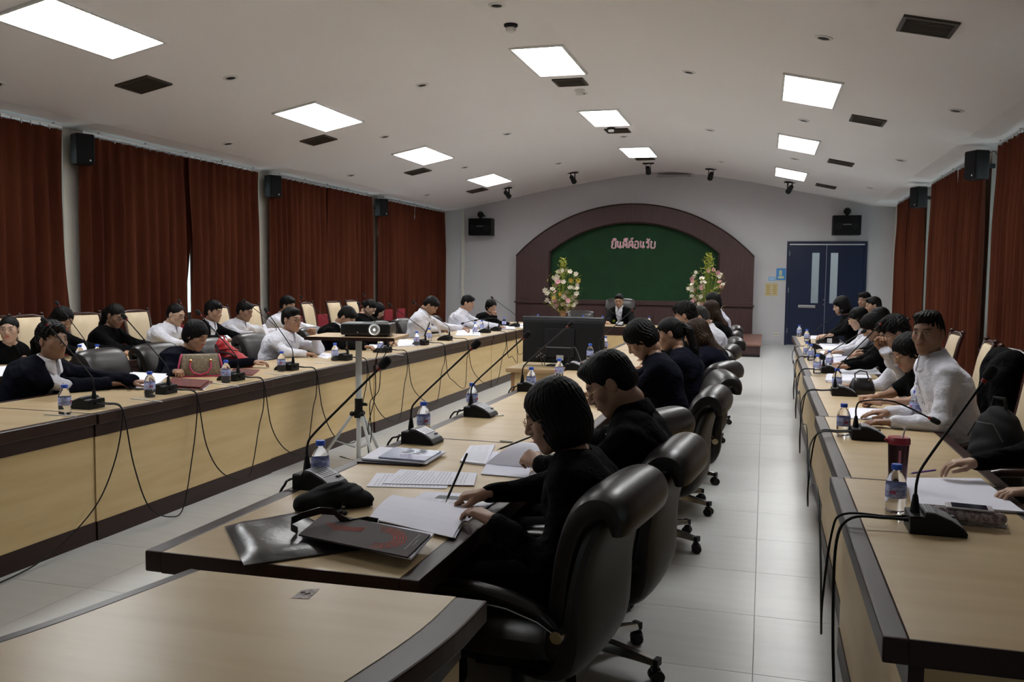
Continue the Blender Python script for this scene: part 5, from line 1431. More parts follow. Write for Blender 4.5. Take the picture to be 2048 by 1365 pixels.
# magazine with orange drawing
M_mag = mat('charcoal magazine cover', (.045,.033,.033), .65, spec=.2); M_or = mat('orange red line drawing', (.75,.085,.03), .8, spec=.1); M_or2 = mat('pale small print', (.35,.33,.32), .5)
def magazine(label, px4, z, th, m, art=True):
    t, ins, top = paper(label, px4, z, th, m=m, name='magazine', cat='magazine', pages=True)
    if art:
        def P(u, v): p = ins(1-v, 1-v, u, u)[0]; return Vector((p[0], p[1], top+.0008))
        mb = MB()
        for k in range(7): mb.tube([P(.10+.02*k, .50+.035*(k-3)), P(.24, .50+.035*(k-3)), P(.40, .42+.025*(k-3)), P(.47, .36+.03*(k-3))], .0007, 4, flat=.4)
        for k in range(5):
            r = .20+.045*k
            mb.tube([P(.66+.9*r*math.cos(a)*.62, .52+r*1.15*math.sin(a)) for a in [-2.0+3.6*i/14 for i in range(15)]], .0008, 4, flat=.4)
        for k in range(9):
            a = -1.6+.33*k; mb.tube([P(.66+.9*.20*math.cos(a)*.62, .52+.23*math.sin(a)), P(.66+.9*.38*math.cos(a+.08)*.62, .52+.437*math.sin(a+.08))], .0007, 4, flat=.4)
        mb.build('cover_drawing', M_or, t)
        mb = MB()
        for k in range(12): 
            p = P(.925, .12+.058*k); mb.box(p.x-.002, p.x+.002, p.y-.004, p.y+.003, top+.0004, top+.0008)
            if k > 6: p = P(.955, .12+.058*k-.2); mb.box(p.x-.002, p.x+.002, p.y-.003, p.y+.003, top+.0004, top+.0008)
        mb.build('small_print', M_or2, t)
    return t
paper('white inner pages of the charcoal magazine sticking out beneath it', [(604,1072),(660,1033),(868,1071),(822,1121)], TH+.026, .006, group='magazines on the folio')
magazine('charcoal magazine with an orange line drawing resting on the leather folio', [(597,1073),(651,1028),(861,1073),(815,1118)], TH+.034, .005, M_mag)
# pens
def pen(a, b_, r, m, label, tip=None):
    t = thing('pen', label, 'pen', tuple(a)); a = Vector(a); b_ = Vector(b_); d = b_-a
    MB().tube([d*.09, d*.12, d*.98, d], [r*.8, r, r, r*.7], 10).build('barrel', m, t, smooth=True)
    MB().tube([d*0, d*.09], [r*.15, r*.8], 8).build('tip', tip or M_steel, t, smooth=True)
M_blk = mat('black pen', (.01,.01,.012), .3)
# straws
def straw(a, b_, label, g='wrapped straws'):
    p = PZ(*a, TH+.004); q = PZ(*b_, TH+.004); t = thing('drinking_straw', label, 'straw', (p.x, p.y, TH+.004), 0, g); d = q-p
    MB().tube([(0,0,0), d*.97], .0035, 8).build('tube', M_white, t, smooth=True); MB().tube([d*.97, d], [.0035,.006], 6, flat=.2).build('wrapper_end', M_paper, t)
for a, b_, w in (((88,829),(153,833),'before the nearest bottle of the left front row'),((262,797),(325,804),'before the second bottle of the left front row'),((418,765),(478,773),'beside the third bottle of the left front row'),((530,746),(580,751),'before the fourth bottle of the left front row'),((630,726),(682,728),'left of the tripod pole'),((765,708),(808,711),'right of the tripod pole'),((150,731),(176,733),'on the back row near the long-haired woman')):
    straw(a, b_, 'white wrapped drinking straw ' + w)
for a, b_, w in (((1000,882),(1026,884),'on the middle row, before the gold glasses man\'s pen'),((972,833),(1008,831),'on the middle row beside the third microphone'),((1728,846),(1752,844),'right of the aisle beside the flat-bent microphone'),((1790,850),(1852,851),'at the base of the bottle near the looking man')):
    straw(a, b_, 'white wrapped drinking straw ' + w)
# --- left front row
paper('white papers before the man in the navy suit', [(222,776),(266,746),(342,750),(300,780)], TH, .003, layers=2, group='papers of the left front row')
pen(PZ(222,771,.758), PZ(262,778,.758), .004, M_blk, 'black pen on the papers of the man in the navy suit')
def spec_on_table(px, py, label, rot):
    c = PZ(px, py, TH+.012); t = thing('folded_glasses', label, 'glasses', (c.x, c.y, TH), rot)
    for s in (-1, 1): MB().tube([(s*.033+.024*math.cos(a), .0, .018+.016*math.sin(a)) for a in [2*PI*i/16 for i in range(17)]], .0012, 6).build('lens_rim', M_blk, t, smooth=True)
    MB().tube([(-.01,0,.02),(.01,0,.02)], .0012, 6).build('bridge', M_blk, t)
    for s in (-1, 1): MB().tube([(s*.057,0,.022),(s*.057,.06,.02),(s*.05,.12,.004)], .0012, 6).build('temple', M_blk, t)
spec_on_table(268, 779, 'thin folded spectacles on the desk before the navy suit man\'s papers', math.radians(70))
M_dred = mat('dark red booklet cover', (.16,.025,.022), .4, noise=((.05,.012,.014), (30,30,30), 3, .45, .6))
paper('lower dark red booklet of the pair right of the second microphone', [(345,778),(360,762),(425,766),(405,782)], TH, .006, m=M_dred, name='booklet', cat='booklet', pages=True, layers=2)
paper('upper dark red booklet of the pair right of the second microphone', [(330,772),(345,757),(418,762),(400,776)], TH+.018, .006, m=M_dred, name='booklet', cat='booklet', pages=True)
paper('dark red booklet lying behind the third microphone', [(455,750),(468,738),(520,741),(505,752)], TH, .006, m=M_dred, name='booklet', cat='booklet', pages=True)
paper('white paper under the hand of the man resting his chin', [(635,714),(645,706),(672,709),(655,718)], group='papers of the left front row')
paper('papers held by the man in a black suit behind the projector', [(735,698),(745,686),(772,690),(760,704)], TH, .004, sag=.02, group='papers of the left front row')
paper('folder and notes left of the man with a black tie', [(792,694),(800,680),(842,682),(838,692)], TH, .003, layers=2, text=5, group='papers of the left front row')
paper('white papers before the man in white near the end wall', [(910,672),(918,659),(962,661),(958,672)], TH, .004, layers=2, group='papers of the left front row')
paper('white papers before the woman leaning on her hand', [(965,661),(968,652),(1030,652),(1028,660)], TH, .006, layers=2, group='papers of the left front row')
paper('white papers at the corner desk', [(1005,655),(1008,648),(1046,648),(1046,656)], TH, .003, group='papers of the left front row')
def upright(label, px, py, X, w, h, tilt, yaw, group, m=None):
    c = PX(px, py, X); t = thing('paper_sheet', label, 'paper', (c.x, c.y, c.z-h/2), yaw, group)
    n = 6; V = []
    for s in (0, .0015):
        for i in range(n+1):
            u = i/n; V += [(-w/2, s+tilt*u*h+.02*math.sin(u*2.5), u*h), (w/2, s+tilt*u*h+.02*math.sin(u*2.5), u*h)]
    N = 2*(n+1); F = []
    for i in range(n): F += [(2*i, 2*i+1, 2*i+3, 2*i+2), (2*i+N, 2*i+2+N, 2*i+3+N, 2*i+1+N), (2*i, 2*i+2, 2*i+2+N, 2*i+N), (2*i+1, 2*i+1+N, 2*i+3+N, 2*i+3)]
    MB().add(V, F).build('sheet', m or M_paper, t, smooth=True); return t
upright('white page held upright by the man with a black tie', 882, 655, -4.12, .24, .22, -.5, -HX+.5, 'held pages')
upright('white page held upright by the man in white by the second pillar', 537, 668, -6.05, .26, .24, -.3, -HX+.4, 'held pages')
upright('white pages curling up before the woman with long hair', 173, 705, -6.1, .22, .16, -.4, -HX+.5, 'held pages')
upright('white folded pages in the hands of the ponytailed woman', 308, 700, -5.98, .26, .10, -.9, -HX+.3, 'held pages')
upright('white folded pages held by the man in a dark jacket', 458, 679, -6.05, .30, .08, -1.0, -HX+.3, 'held pages')
# back row
paper('open magazine on the back row desk beside the microphone', [(198,722),(205,706),(236,708),(234,722)], TH, .008, sag=.012, text=4, name='magazine', cat='magazine')
paper('white sheets at the left edge of the picture on the back row', [(0,755),(0,735),(48,729),(44,742)], TH, .003, layers=2, group='papers of the back row')
paper('sheets before the man in white with glasses on the back row', [(318,712),(330,700),(372,702),(365,713)], TH, .004, layers=2, group='papers of the back row')
paper('yellowish folder on the back row beside the red backpack', [(415,697),(420,686),(470,686),(470,694)], TH, .005, m=mat('cream folder', (.62,.60,.45), .6), name='folder', cat='folder')
# handbag
c = PZ(408, 754, TH); t = thing('handbag', 'brown handbag with pink trim and handles on the left front row', 'handbag', (c.x-.06, c.y+.04, TH), .62)
M_hb = mat('brown monogram canvas', (.17,.13,.085), .6, noise=((.25,.2,.13), (60,60,60), 3, .45, .6)); M_pk = mat('pink leather trim', (.42,.03,.09), .45)
rings = []
for z, w, d in ((0,.145,.065),(.015,.155,.072),(.09,.148,.060),(.165,.140,.035),(.178,.135,.02)):
    rings.append([Vector((math.copysign(abs(math.cos(a))**.45, math.cos(a))*w, math.copysign(abs(math.sin(a))**.55, math.sin(a))*d, z)) for a in [2*PI*i/28 for i in range(28)]])
MB().loft(rings).build('body', M_hb, t, smooth=True)
for y in (-1, 1):
    f_ = lambda z: .076-.035*max(0,(z-.05))/.11
    MB().tube([(-.075,-y*f_(.12),.125),(-.08,-y*(f_(.08)+.004),.08),(-.055,-y*(f_(.04)+.008),.035),(0,-y*.086,.018),(.055,-y*(f_(.04)+.008),.035),(.08,-y*(f_(.08)+.004),.08),(.075,-y*f_(.12),.125)], .0075, 8).build('handle', M_pk, t, smooth=True)
    for s in (-1, 1): MB().cyl((s*.075,-y*.055,.135),(s*.075,-y*.066,.125),.012,n=12).build('handle_ring', mat('brass', (.6,.45,.2), .3, 1) if 'brass' not in bpy.data.materials else bpy.data.materials['brass'], t, smooth=True)
for s in (-1, 1): MB().tube([(s*.16,-.05,.0),(s*.168,-.045,.06),(s*.150,-.03,.15),(s*.14,0,.175)], .008, 8).tube([(s*.16,.05,.0),(s*.168,.045,.06),(s*.150,.03,.15),(s*.14,0,.175)], .008, 8).build('side_trim', M_pk, t, smooth=True)
MB().tube([(-.165,-.07,.004),(0,-.078,.004),(.165,-.07,.004)], .007, 8).tube([(-.165,.07,.004),(0,.078,.004),(.165,.07,.004)], .007, 8).build('base_trim', M_pk, t, smooth=True)
for s in (-1,1): MB().ball((s*.014,-.052,.148), .004).build('stud', bpy.data.materials['brass'], t)
# red backpack on the chair between desk rows
g = SDF((-.2,-.16,-.02), (.2,.16,.34), .008)
g.cone((-.07,0,.17), (.11,-.01,.03), .065, .06, 0); g.cone((-.12,0,.03), (.15,-.02,.02), .055, .045, .05); g.ell((.03,-.05,.06), (.09,.05,.06), .03); g.ell((-.08,.0,.20), (.05,.05,.05), .03)
g.disp(lambda X,Y,Z: .006*np.sin(40*X+6*np.sin(22*Z))*np.sin(35*Z+12*Y))
v, q = g.mesh(); c = PX(462, 715, -4.55)
t = thing('backpack', 'red backpack propped at the desk beside the woman with the handbag', 'backpack', (c.x, c.y, TH), .4)
M_rb = mat('red nylon', (.38,.012,.018), .5); link('body', np_mesh('red backpack', v, q, M_rb), t)
MB().tube([(-.12,-.05,.20),(-.09,-.085,.14),(-.0,-.10,.13),(.06,-.10,.10),(.10,-.09,.03)], .012, 8, flat=.5).build('strap', M_cloth, t, smooth=True); MB().tube([(-.10,0,.245),(-.09,0,.275),(-.06,0,.27),(-.05,0,.235)], .007, 8).build('grab_loop', M_rb, t, smooth=True)
MB().tube([(-.09,-.10,.14),(0,-.125,.165),(.1,-.1,.15)], .004, 6).build('zip', M_cloth, t, smooth=True)
# --- right row
paper('white papers before the man looking at the camera', [(1692,838),(1700,817),(1822,822),(1830,843)], TH, .002, layers=2, group='papers of the right row')
def phone(px, py, z, rot, label, body):
    c = PZ(px, py, z); t = thing('phone', label, 'phone', (c.x, c.y, z), rot)
    MB().box(-.036,.036,-.072,.072,.001,.0085).build('case', body, t, bevel=.004); MB().box(-.032,.032,-.054,.054,.0085,.0092).build('screen', mat('dark phone screen', (.01,.012,.03), .1) if 'dark phone screen' not in bpy.data.materials else bpy.data.materials['dark phone screen'], t)
phone(1748, 800, TH+.001, HX+.1, 'white phone on the desk beside the hands of the looking man', M_white)
paper('open white papers under the phone-reading person\'s hands', [(1668,748),(1675,733),(1745,733),(1762,750)], TH, .004, layers=2, sag=.01, group='papers of the right row')
paper('stack of papers beside the black handbag right of the aisle', [(1650,765),(1655,752),(1740,755),(1745,768)], TH, .006, layers=3, group='papers of the right row')
paper('white sheets before the woman in white with glasses', [(1640,730),(1640,703),(1700,703),(1712,732)], TH, .003, group='papers of the right row')
paper('white pages beneath the arm of the woman in white', [(1636,700),(1640,686),(1690,687),(1700,701)], TH, .004, sag=.01, group='papers of the right row')
paper('small white sheet near the far end of the right row', [(1615,679),(1618,672),(1640,672),(1640,678)], TH, .003, group='papers of the right row')
paper('blank white sheets in front of the writing hand at the right', [(1822,1012),(1813,961),(1962,962),(2048,1030)], TH, .003, layers=3, group='papers of the right row')
# tumbler
c = PZ(1787, 985, TH); t = thing('tumbler', 'tall dark tumbler with a red lid and straw right of the aisle', 'tumbler', (c.x+.02, c.y+.06, TH))
MB().lathe([(0,.001),(.031,0),(.033,.01),(.036,.10),(.040,.19),(0,.19)], 28, cap=False).build('cup', mat('smoky steel cup', (.10,.055,.06), .22, .7), t, smooth=True)
MB().lathe([(.0405,.180),(.0425,.182),(.043,.200),(.039,.208),(.03,.206),(0,.206)], 28, cap=False).box(-.052,-.035,-.01,.01,.19,.2).build('lid', mat('red plastic lid', (.33,.03,.045), .35), t, smooth=True)
MB().cyl((.012,.0,.20),(.022,.0,.25),.0035).build('straw', M_white, t)
MB().box(-.004,.004,-.042,-.0385,.03,.16).build('side_print', M_pink, t)
# notebook, pouch, phone
c = PZ(1945, 1050, TH); t = thing('spiral_notebook', 'spiral notebook with a pale cover under the floral pouch', 'notebook', (c.x, c.y, TH), math.radians(-6))
MB().box(-.105,.10,-.008,.075,.001,.012).build('pages', M_paper, t); MB().box(-.108,.103,-.010,.078,.012,.014).build('cover', mat('patterned notebook cover', (.25,.22,.12), .6), t)
for i in range(18):
    x = -.098+i*.0115
    if i == 0: coil = MB().tube([(.0+.0+.006*0, -.010+.008*math.cos(a), .008+.009*math.sin(a)) for a in [2*PI*k/10 for k in range(11)]], .0013, 5).build('coil_ring', M_white, smooth=True, mesh_only=True)
    link('coil_ring', coil, t, (x, 0, 0))
g = SDF((-.13,-.06,-.01), (.13,.06,.06), .004); g.cone((-.085,0,.02), (.085,0,.02), .021, .021, 0); g.cone((-.1,0,.02), (.1,0,.02), .014, .014, .02); g.disp(lambda X,Y,Z: .002*np.sin(90*X)*np.sin(60*Z+30*Y))
v, q = g.mesh(); c = PZ(1935, 1035, TH+.03)
t = thing('pencil_pouch', 'soft floral pencil pouch lying on the spiral notebook', 'pouch', (c.x, c.y, TH+.015), math.radians(-8))
link('body', np_mesh('pouch', v, q, mat('floral cloth', (.20,.15,.16), .85, noise=((.42,.36,.36), (70,70,70), 3, .45, .58))), t)
MB().tube([(-.09,.0,.041),(0,0,.042),(.09,0,.041)], .0025, 6).build('zip', mat('brown zip', (.1,.04,.04), .5), t)
phone(1938, 1018, TH+.056, HX-.12, 'phone with pale case on top of the floral pouch', mat('pale phone case', (.5,.48,.5), .3))
# small black handbag
c = PZ(1718, 790, TH); t = thing('handbag', 'small black leather handbag with gold rings right of the aisle', 'handbag', (c.x+.02, c.y+.03, TH), .3)
rings = []
for z, w, d in ((.001,.085,.05),(.02,.095,.058),(.07,.085,.048),(.11,.07,.028),(.12,.066,.016)):
    rings.append([Vector((math.copysign(abs(math.cos(a))**.6, math.cos(a))*w, math.copysign(abs(math.sin(a))**.7, math.sin(a))*d, z)) for a in [2*PI*i/24 for i in range(24)]])
MB().loft(rings).build('body', M_bag, t, smooth=True)
MB().tube([(-.05,0,.11),(-.055,0,.15),(-.02,0,.175),(.03,0,.165),(.05,0,.11)], .005, 8).build('handle', M_bag, t, smooth=True)
MB().tube([(.045+.012*math.cos(a), -.03, .10+.012*math.sin(a)) for a in [k*PI/5 for k in range(11)]], .0025, 6).build('ring', bpy.data.materials['brass'], t, smooth=True)
c = PZ(1660, 673, TH); t = thing('handbag', 'black handbag with a pale tag on the desk near the blue doors', 'handbag', (.82, 12.3, TH), .2)
MB().loft([[Vector((math.cos(a)*w, math.sin(a)*d, z)) for a in [2*PI*i/20 for i in range(20)]] for z, w, d in ((.001,.14,.07),(.03,.16,.08),(.09,.14,.06),(.11,.11,.03))]).build('body', M_bag, t, smooth=True); MB().box(-.03,.03,-.085,-.075,.02,.08).build('tag', M_white, t)
# backpack and jacket on chairs
g = SDF((-.22,-.18,-.02), (.22,.18,.56), .009)
g.ell((0,0,.22), (.15,.09,.24), 0); g.ell((0,-.07,.15), (.12,.06,.13), .03); g.cone((-.1,0,.03), (.1,0,.03), .06, .06, .06); g.disp(lambda X,Y,Z: .005*np.sin(30*X+5*np.sin(15*Z))*np.sin(25*Z+12*Y))
v, q = g.mesh(); t = thing('backpack', 'black backpack standing on the cream chair at the right edge', 'backpack', (1.15, 4.90, .49), -.9)
link('body', np_mesh('black backpack', v, q, M_cloth), t); MB().tube([(-.04,0,.45),(-.03,0,.50),(.03,0,.50),(.04,0,.45)], .009, 8).build('grab_loop', M_cloth, t, smooth=True); MB().tube([(-.1,-.09,.30),(-.05,-.10,.38),(.05,-.10,.38),(.1,-.09,.30)], .004, 6).build('zip', M_grey, t, smooth=True)
g = SDF((-.3,-.2,-.52), (.3,.25,.14), .010)
g.cone((-.19,.0,.0), (.19,.0,.0), .075, .075, 0); g.cone((-.14,.03,-.1), (-.16,.04,-.42), .09, .07, .05); g.cone((.14,.03,-.1), (.16,.04,-.42), .09, .07, .05); g.cone((0,.04,-.1), (0,.05,-.44), .09, .08, .06)
g.disp(lambda X,Y,Z: .008*np.sin(26*X+3*np.sin(12*Z)+1)*np.sin(6*Z+2)); v, q = g.mesh()
t = thing('jacket', 'black jacket hung over the back of a cream chair at the right edge', 'jacket', (1.50, 6.30, 1.075), HX)
link('body', np_mesh('hung jacket', v, q, FAB['black']), t)
# ---------------------------------------------------------------- television on a stand
t = thing('television', 'black flat television seen from behind on a low beech table', 'television', (-2.13, 9.55, .60), math.radians(0))
MB().box(-.46,.46,-.012,.02,.03,.55).build('bezel', M_dark, t, bevel=.008)
MB().box(-.455,.455,-.055,-.012,.035,.50).build('back_cover', mat('tv back', (.008,.008,.009), .5, spec=.3), t, bevel=.015)
MB().box(-.20,.14,-.075,-.055,.10,.42).build('rear_housing', mat('tv housing', (.010,.010,.0115), .5, spec=.3), t, bevel=.008)
MB().box(-.46,.46,-.05,.015,.50,.545).build('top_grille', mat('tv top trim', (.035,.036,.042), .35), t, bevel=.01)
MB().box(-.30,-.17,-.082,-.056,.075,.20).build('port_panel', M_gap, t)
for k in range(5): MB().cyl((-.28+.022*k,-.083,.10+.018*(k%3)),(-.28+.022*k,-.10,.10+.018*(k%3)),.005,n=8).build('plug', M_silver, t)
MB().tube([(-.27,-.1,.12),(-.25,-.13,.16),(-.20,-.13,.14),(-.19,-.1,.06),(-.19,-.08,-.01)], .004, 6).tube([(-.25,-.1,.11),(-.23,-.14,.13),(-.215,-.12,.05),(-.215,-.08,-.01)], .004, 6).build('cable', M_grey, t, smooth=True)
MB().box(-.18,.13,-.079,-.074,.205,.216).build('ridge_strip', mat('tv strip', (.16,.16,.18), .3), t)
MB().box(-.06,.02,-.0775,-.075,.07,.125).build('label_sticker', mat('pale label', (.38,.38,.35), .6), t)
MB().box(-.03,.03,-.02,.02,.0,.1).box(-.17,.17,-.12,.12,.0,.014).build('foot', M_dark, t, bevel=.004)
t = thing('low_table', 'low beech table with rounded edge carrying the television', 'table', (-2.19, 9.5, 0))
MB().box(-.47,.50,-.42,.36,.555,.60).build('tabletop', mat('table top lip', (.30,.19,.09), .4), t, bevel=.015); MB().box(-.455,.485,-.405,.345,.598,.6015).build('laminate', M_beech, t)
for x in (-.42, .43):
    for y in (-.37, .30): MB().box(x, x+.035, y, y+.035, 0, .555).build('leg', mat('brown leg', (.25,.13,.06), .4) if 'brown leg' not in bpy.data.materials else bpy.data.materials['brown leg'], t)
MB().box(-.385,.43,-.36,-.345,.10,.555).build('front_board', M_beechx, t)
# ---------------------------------------------------------------- projector on tripod
TPX, TPY = -3.20, 6.62
t = thing('tripod_stand', 'white tripod stand with a thin wooden tray under the projector', 'tripod stand', (TPX, TPY, 0))
M_pole = mat('white enamel pole', (.52,.53,.52), .4)
MB().cyl((0,0,.42),(0,0,1.06),.026,n=18).cyl((0,0,.04),(0,0,.5),.020,n=16).build('pole', M_pole, t, smooth=True)
MB().cyl((0,0,.46),(0,0,.56),.033,n=18).box(.02,.06,-.012,.012,.50,.525).cyl((.05,0,.51),(.075,0,.51),.012,n=10).build('collar', M_dark, t, smooth=True)
MB().cyl((0,0,.40),(0,0,.46),.038,n=18).build('leg_hub', M_dark, t, smooth=True)
for k in range(3):
    a = math.radians(200+120*k); dx, dy = math.cos(a), math.sin(a)
    lg = MB(); sx_, sy_ = -dy*.012, dx*.012
    lg.tube([(dx*.05,dy*.05,.43),(dx*.33,dy*.33,.02)], .0135, 10)
    l_ = lg.build('leg', M_pole, t, smooth=True)
    MB().tube([(dx*.03,dy*.03,.15),(dx*.20,dy*.20,.21)], .007, 6).build('brace', M_pole, l_, smooth=True)
    MB().ball((dx*.055,dy*.055,.43), .022).build('joint', M_dark, l_, smooth=True); MB().ball((dx*.335,dy*.335,.018), .018).build('rubber_foot', M_dark, l_, smooth=True)
ta = math.radians(10)
tr = MB().box(-.36,.36,-.28,.28,1.060,1.082).build('tray', mat('tray plywood', (.42,.29,.16), .5), t, rotz=ta); MB().box(-.365,.365,-.285,-.279,1.056,1.084).build('tray_edge', M_edge, t, rotz=ta)
MB().box(-.12,.12,-.10,.10,1.045,1.060).build('tray_bracket', M_dark, t)
t = thing('projector', 'dark projector with its lens lit on the tripod tray', 'projector', (TPX+.10, TPY-.02, 1.083), math.radians(0)); t.rotation_euler = (0,0,math.radians(14))
MB().box(-.20,.20,-.15,.15,.014,.105).build('casing', mat('projector casing', (.010,.011,.012), .3), t, bevel=.014)
MB().box(-.19,.06,-.13,.13,.105,.108).build('top_highlight', mat('projector highlight grey', (.22,.23,.25), .3), t, bevel=.001)  # highlight on the black casing's top, painted in as a paler grey sheet
MB().box(-.05,.06,-.02,.10,.108,.110).build('control_pad', M_dark, t)
MB().lathe([(.030,0),(.046,.0),(.048,.012),(.040,.018),(.033,.008)], 28, M=T(.075,-.150,.058,rx=PI/2)).build('lens_barrel', M_silver, t, smooth=True)
MB().lathe([(0,.006),(.022,.003),(.031,-.004)], 24, M=T(.075,-.153,.058,rx=PI/2), cap=False).build('lens', mat('lit projector lens', (.9,.95,.9), .1, emit=((.95,1,.92), 22)), t, smooth=True)
for s in (-.16,.16): MB().cyl((s,-.11,0),(s,-.11,.016),.012).build('foot', M_dark, t)
MB().cyl((0,.1,0),(0,.1,.016),.012).build('foot', M_dark, t); MB().cyl((-.06,-.151,.035),(-.06,-.153,.035),.006).build('sensor', M_silver, t)
for k, pts in enumerate(([(-.10+.2,.12,1.10),(.16,.20,1.05),(.155,.0,.90),(.14,.02,.6),(.07,.03,.3),(.10,.05,.02),(.3,.2,.006)], [(.2,.15,1.10),(.22,.24,1.04),(.20,.02,.88),(.19,-.02,.64),(.10,.0,.52),(.09,.05,.25),(.0,.1,.02),(-.3,.25,.006)])):
    cable('dark projector cable trailing down the tripod, %s one' % ('left' if k else 'right'), [(TPX+p[0], TPY+p[1], p[2]) for p in pts], .004, group='projector cables')
# ---------------------------------------------------------------- flower arrangements on the dais
M_leaf = mat('leaf green', (.16,.22,.03), .5); M_leafy = mat('yellow green sprays', (.38,.40,.07), .5); M_fp = mat('pink blossom', (.55,.26,.28), .6); M_fw = mat('white blossom', (.62,.55,.45), .6); M_fy = mat('golden blossom', (.6,.38,.05), .5); M_st = mat('wicker stem', (.30,.18,.08), .7)
def flowers(x, y, z0, label, seed, tall):
    rnd = random.Random(seed); t = thing('flower_arrangement', label, 'flowers', (x, y, z0))
    MB().lathe([(.10,0),(.12,.02),(.08,.12),(.06,.35),(.09,.52),(.12,.58),(.10,.58)], 20, cap=False).build('vase', M_st, t, smooth=True)
    lf, ly = MB(), MB(); stm = MB(); bl = {0: [], 1: [], 2: []}
    for k in range(125):
        h = rnd.uniform(0, 1); a = rnd.uniform(0, 2*PI); r = (.46*math.sin(PI*min(1, h*.9+.12))**.8)*rnd.uniform(.35, 1); zz = .56+tall*h
        if h > .72: r *= .45
        p = Vector((math.cos(a)*r, math.sin(a)*r*.7, zz))
        stm.tube([(0,0,.5),(p.x*.5,p.y*.5,zz*.6+.2),tuple(p)], .004, 4)
        for j in range(4):
            q = p+Vector((rnd.uniform(-.06,.06), rnd.uniform(-.06,.06), rnd.uniform(-.06,.06))); d = Vector((rnd.uniform(-1,1), rnd.uniform(-1,1), rnd.uniform(-.4,1))).normalized()*rnd.uniform(.05,.11); s = d.cross(Vector((rnd.uniform(-1,1),.3,1))).normalized()*rnd.uniform(.012,.024)
            (ly if (h > .6 or rnd.random() < .35) else lf).add([q, q+d*.5+s, q+d, q+d*.5-s, q+d*.5+s.cross(d).normalized()*.008], [(0,1,4),(1,2,4),(2,3,4),(3,0,4)])
        if h < .74 and rnd.random() < .62: bl[rnd.choice((0,0,1,1,1)) if rnd.random() > .05 else 2].append(p*1.03)
    stm.build('stems', M_leaf, t, kind='stuff'); lf.build('leaves', M_leaf, t, kind='stuff'); ly.build('sprays', M_leafy, t, kind='stuff')
    for c_, m in ((0, M_fp), (1, M_fw), (2, M_fy)):
        mb = MB(); 
        for k in range(6):
            a = 2*PI*k/6; d = Vector((math.cos(a), math.sin(a), .35))*.055; s = Vector((-math.sin(a), math.cos(a), 0))*.022
            mb.add([(0,0,0), d*.6+s, d, d*.6-s], [(0,1,2),(0,2,3)])
        mb.ball((0,0,.012), .012, 8, 5)
        me = mb.build('blossom', m, mesh_only=True)
        for p in bl[c_]:
            o = link('blossom', me, t, p); o.rotation_euler = (rnd.uniform(.6,1.9), rnd.uniform(-.6,.6), rnd.uniform(-.8,.8)); o.scale = (rnd.uniform(.9,1.4),)*3
    return t
flowers(-4.49, 20.0, .265, 'tall flower arrangement with pink blossoms left of the chairman', 4, 1.22)
flowers(-1.20, 20.0, .265, 'tall flower arrangement with white and gold blossoms right of the chairman', 9, 1.30)
# ---------------------------------------------------------------- the people in the room
Rt, Lf_ = HX, -HX      # body front towards -X, towards +X
def hz(px, py, z=.775): p = PZ(px, py, z); return (p.x, p.y, p.z)
V3 = lambda p: (p.x, p.y, p.z)
def neg(a): return a
# middle row, facing the left (-X)
c1 = hz(958,985,.785); pen1 = (PZ(917,996,.755), PZ(947,908,.755+.0))
person('woman with black bobbed hair and glasses in a black jacket, writing nearest the camera', (-.675,2.88,1.10), Rt+.05, 'f', .42, .12, hair='bob', inner='black', near=2, lean=-.06, eyes='closed', glasses='gold', tone='mid', 
       hands={'R': ((-.93,2.93,.80),'pen',(-1,.12,-.25),(0,0,-1)), 'L': ((-.815,2.66,.785),'rest',(-.85,.55,-.1),(0,0,-1))})
pen((-1.075,2.925,.757), (-1.03,3.03,.92), .0045, M_blk, 'slim black pencil in the hand of the writing woman')
person('man in a black jacket with gold-rimmed glasses reading in the middle row', (-.585,3.48,1.145), Rt, 'm', .62, .10, lean=-.05, hair='short', inner='black', near=2, glasses='gold', tone='mid',
       hands={'R': ((-.96,3.95,.80),'pen',(-.9,-.35,-.2),(0,0,-1)), 'L': ((-.86,3.42,.82),'grip',(-.75,.6,.25),(.2,.6,-.7))})
pen((-1.16,3.83,.775), (-1.02,3.93,.83), .004, M_blk, 'black pen in the hand of the man with gold glasses')
def C(px, py, Y): p = PY(px, py, Y); return (p.x, p.y, p.z)
def tz(x, y, z=.785): return (x, y, z)
h = C(1280, 680, 5.75)
person('woman in navy with a thick layered black crop, bent low in the middle row', h, Rt+.15, 'f', .75, -.1, hair='crown', inner='navy', near=True, tone='mid', hands={'R': (tz(-1.1,6.0),'rest',(-1,-.1,-.1)), 'L': (tz(-1.05,5.6),'rest',(-1,.2,-.1))})
h = C(1338, 668, 6.75)
person('woman in navy with a black ponytail and hair clip in the middle row', h, Rt+.05, 'f', .35, .0, hair='pony', inner='navy', near=False, tone='mid', hands={'R': (tz(-1.1,7.0),'rest',(-1,-.1,-.1)), 'L': (tz(-1.0,6.6),'rest',(-1,.2,-.1))})
h = C(1392, 668, 7.55)
person('person with long brown hair in a dark suit behind the ponytail in the middle row', h, Rt, 'f', .4, .0, hair='long', hcol='brown', inner='navy', tone='mid', hands={'R': (tz(-1.05,7.8),'rest',(-1,-.1,-.1)), 'L': (tz(-1.0,7.3),'rest',(-1,.2,-.1))})
h = C(1369, 632, 8.6)
person('man in a dark suit with tousled black hair in the middle row', h, Rt, 'm', .35, -.1, hair='messy', inner='black', tone='mid', hands={'R': (tz(-1.1,8.9),'rest',(-1,-.1,-.1)), 'L': (tz(-1.0,8.4),'rest',(-1,.2,-.1))})
h = C(1399, 636, 9.9)
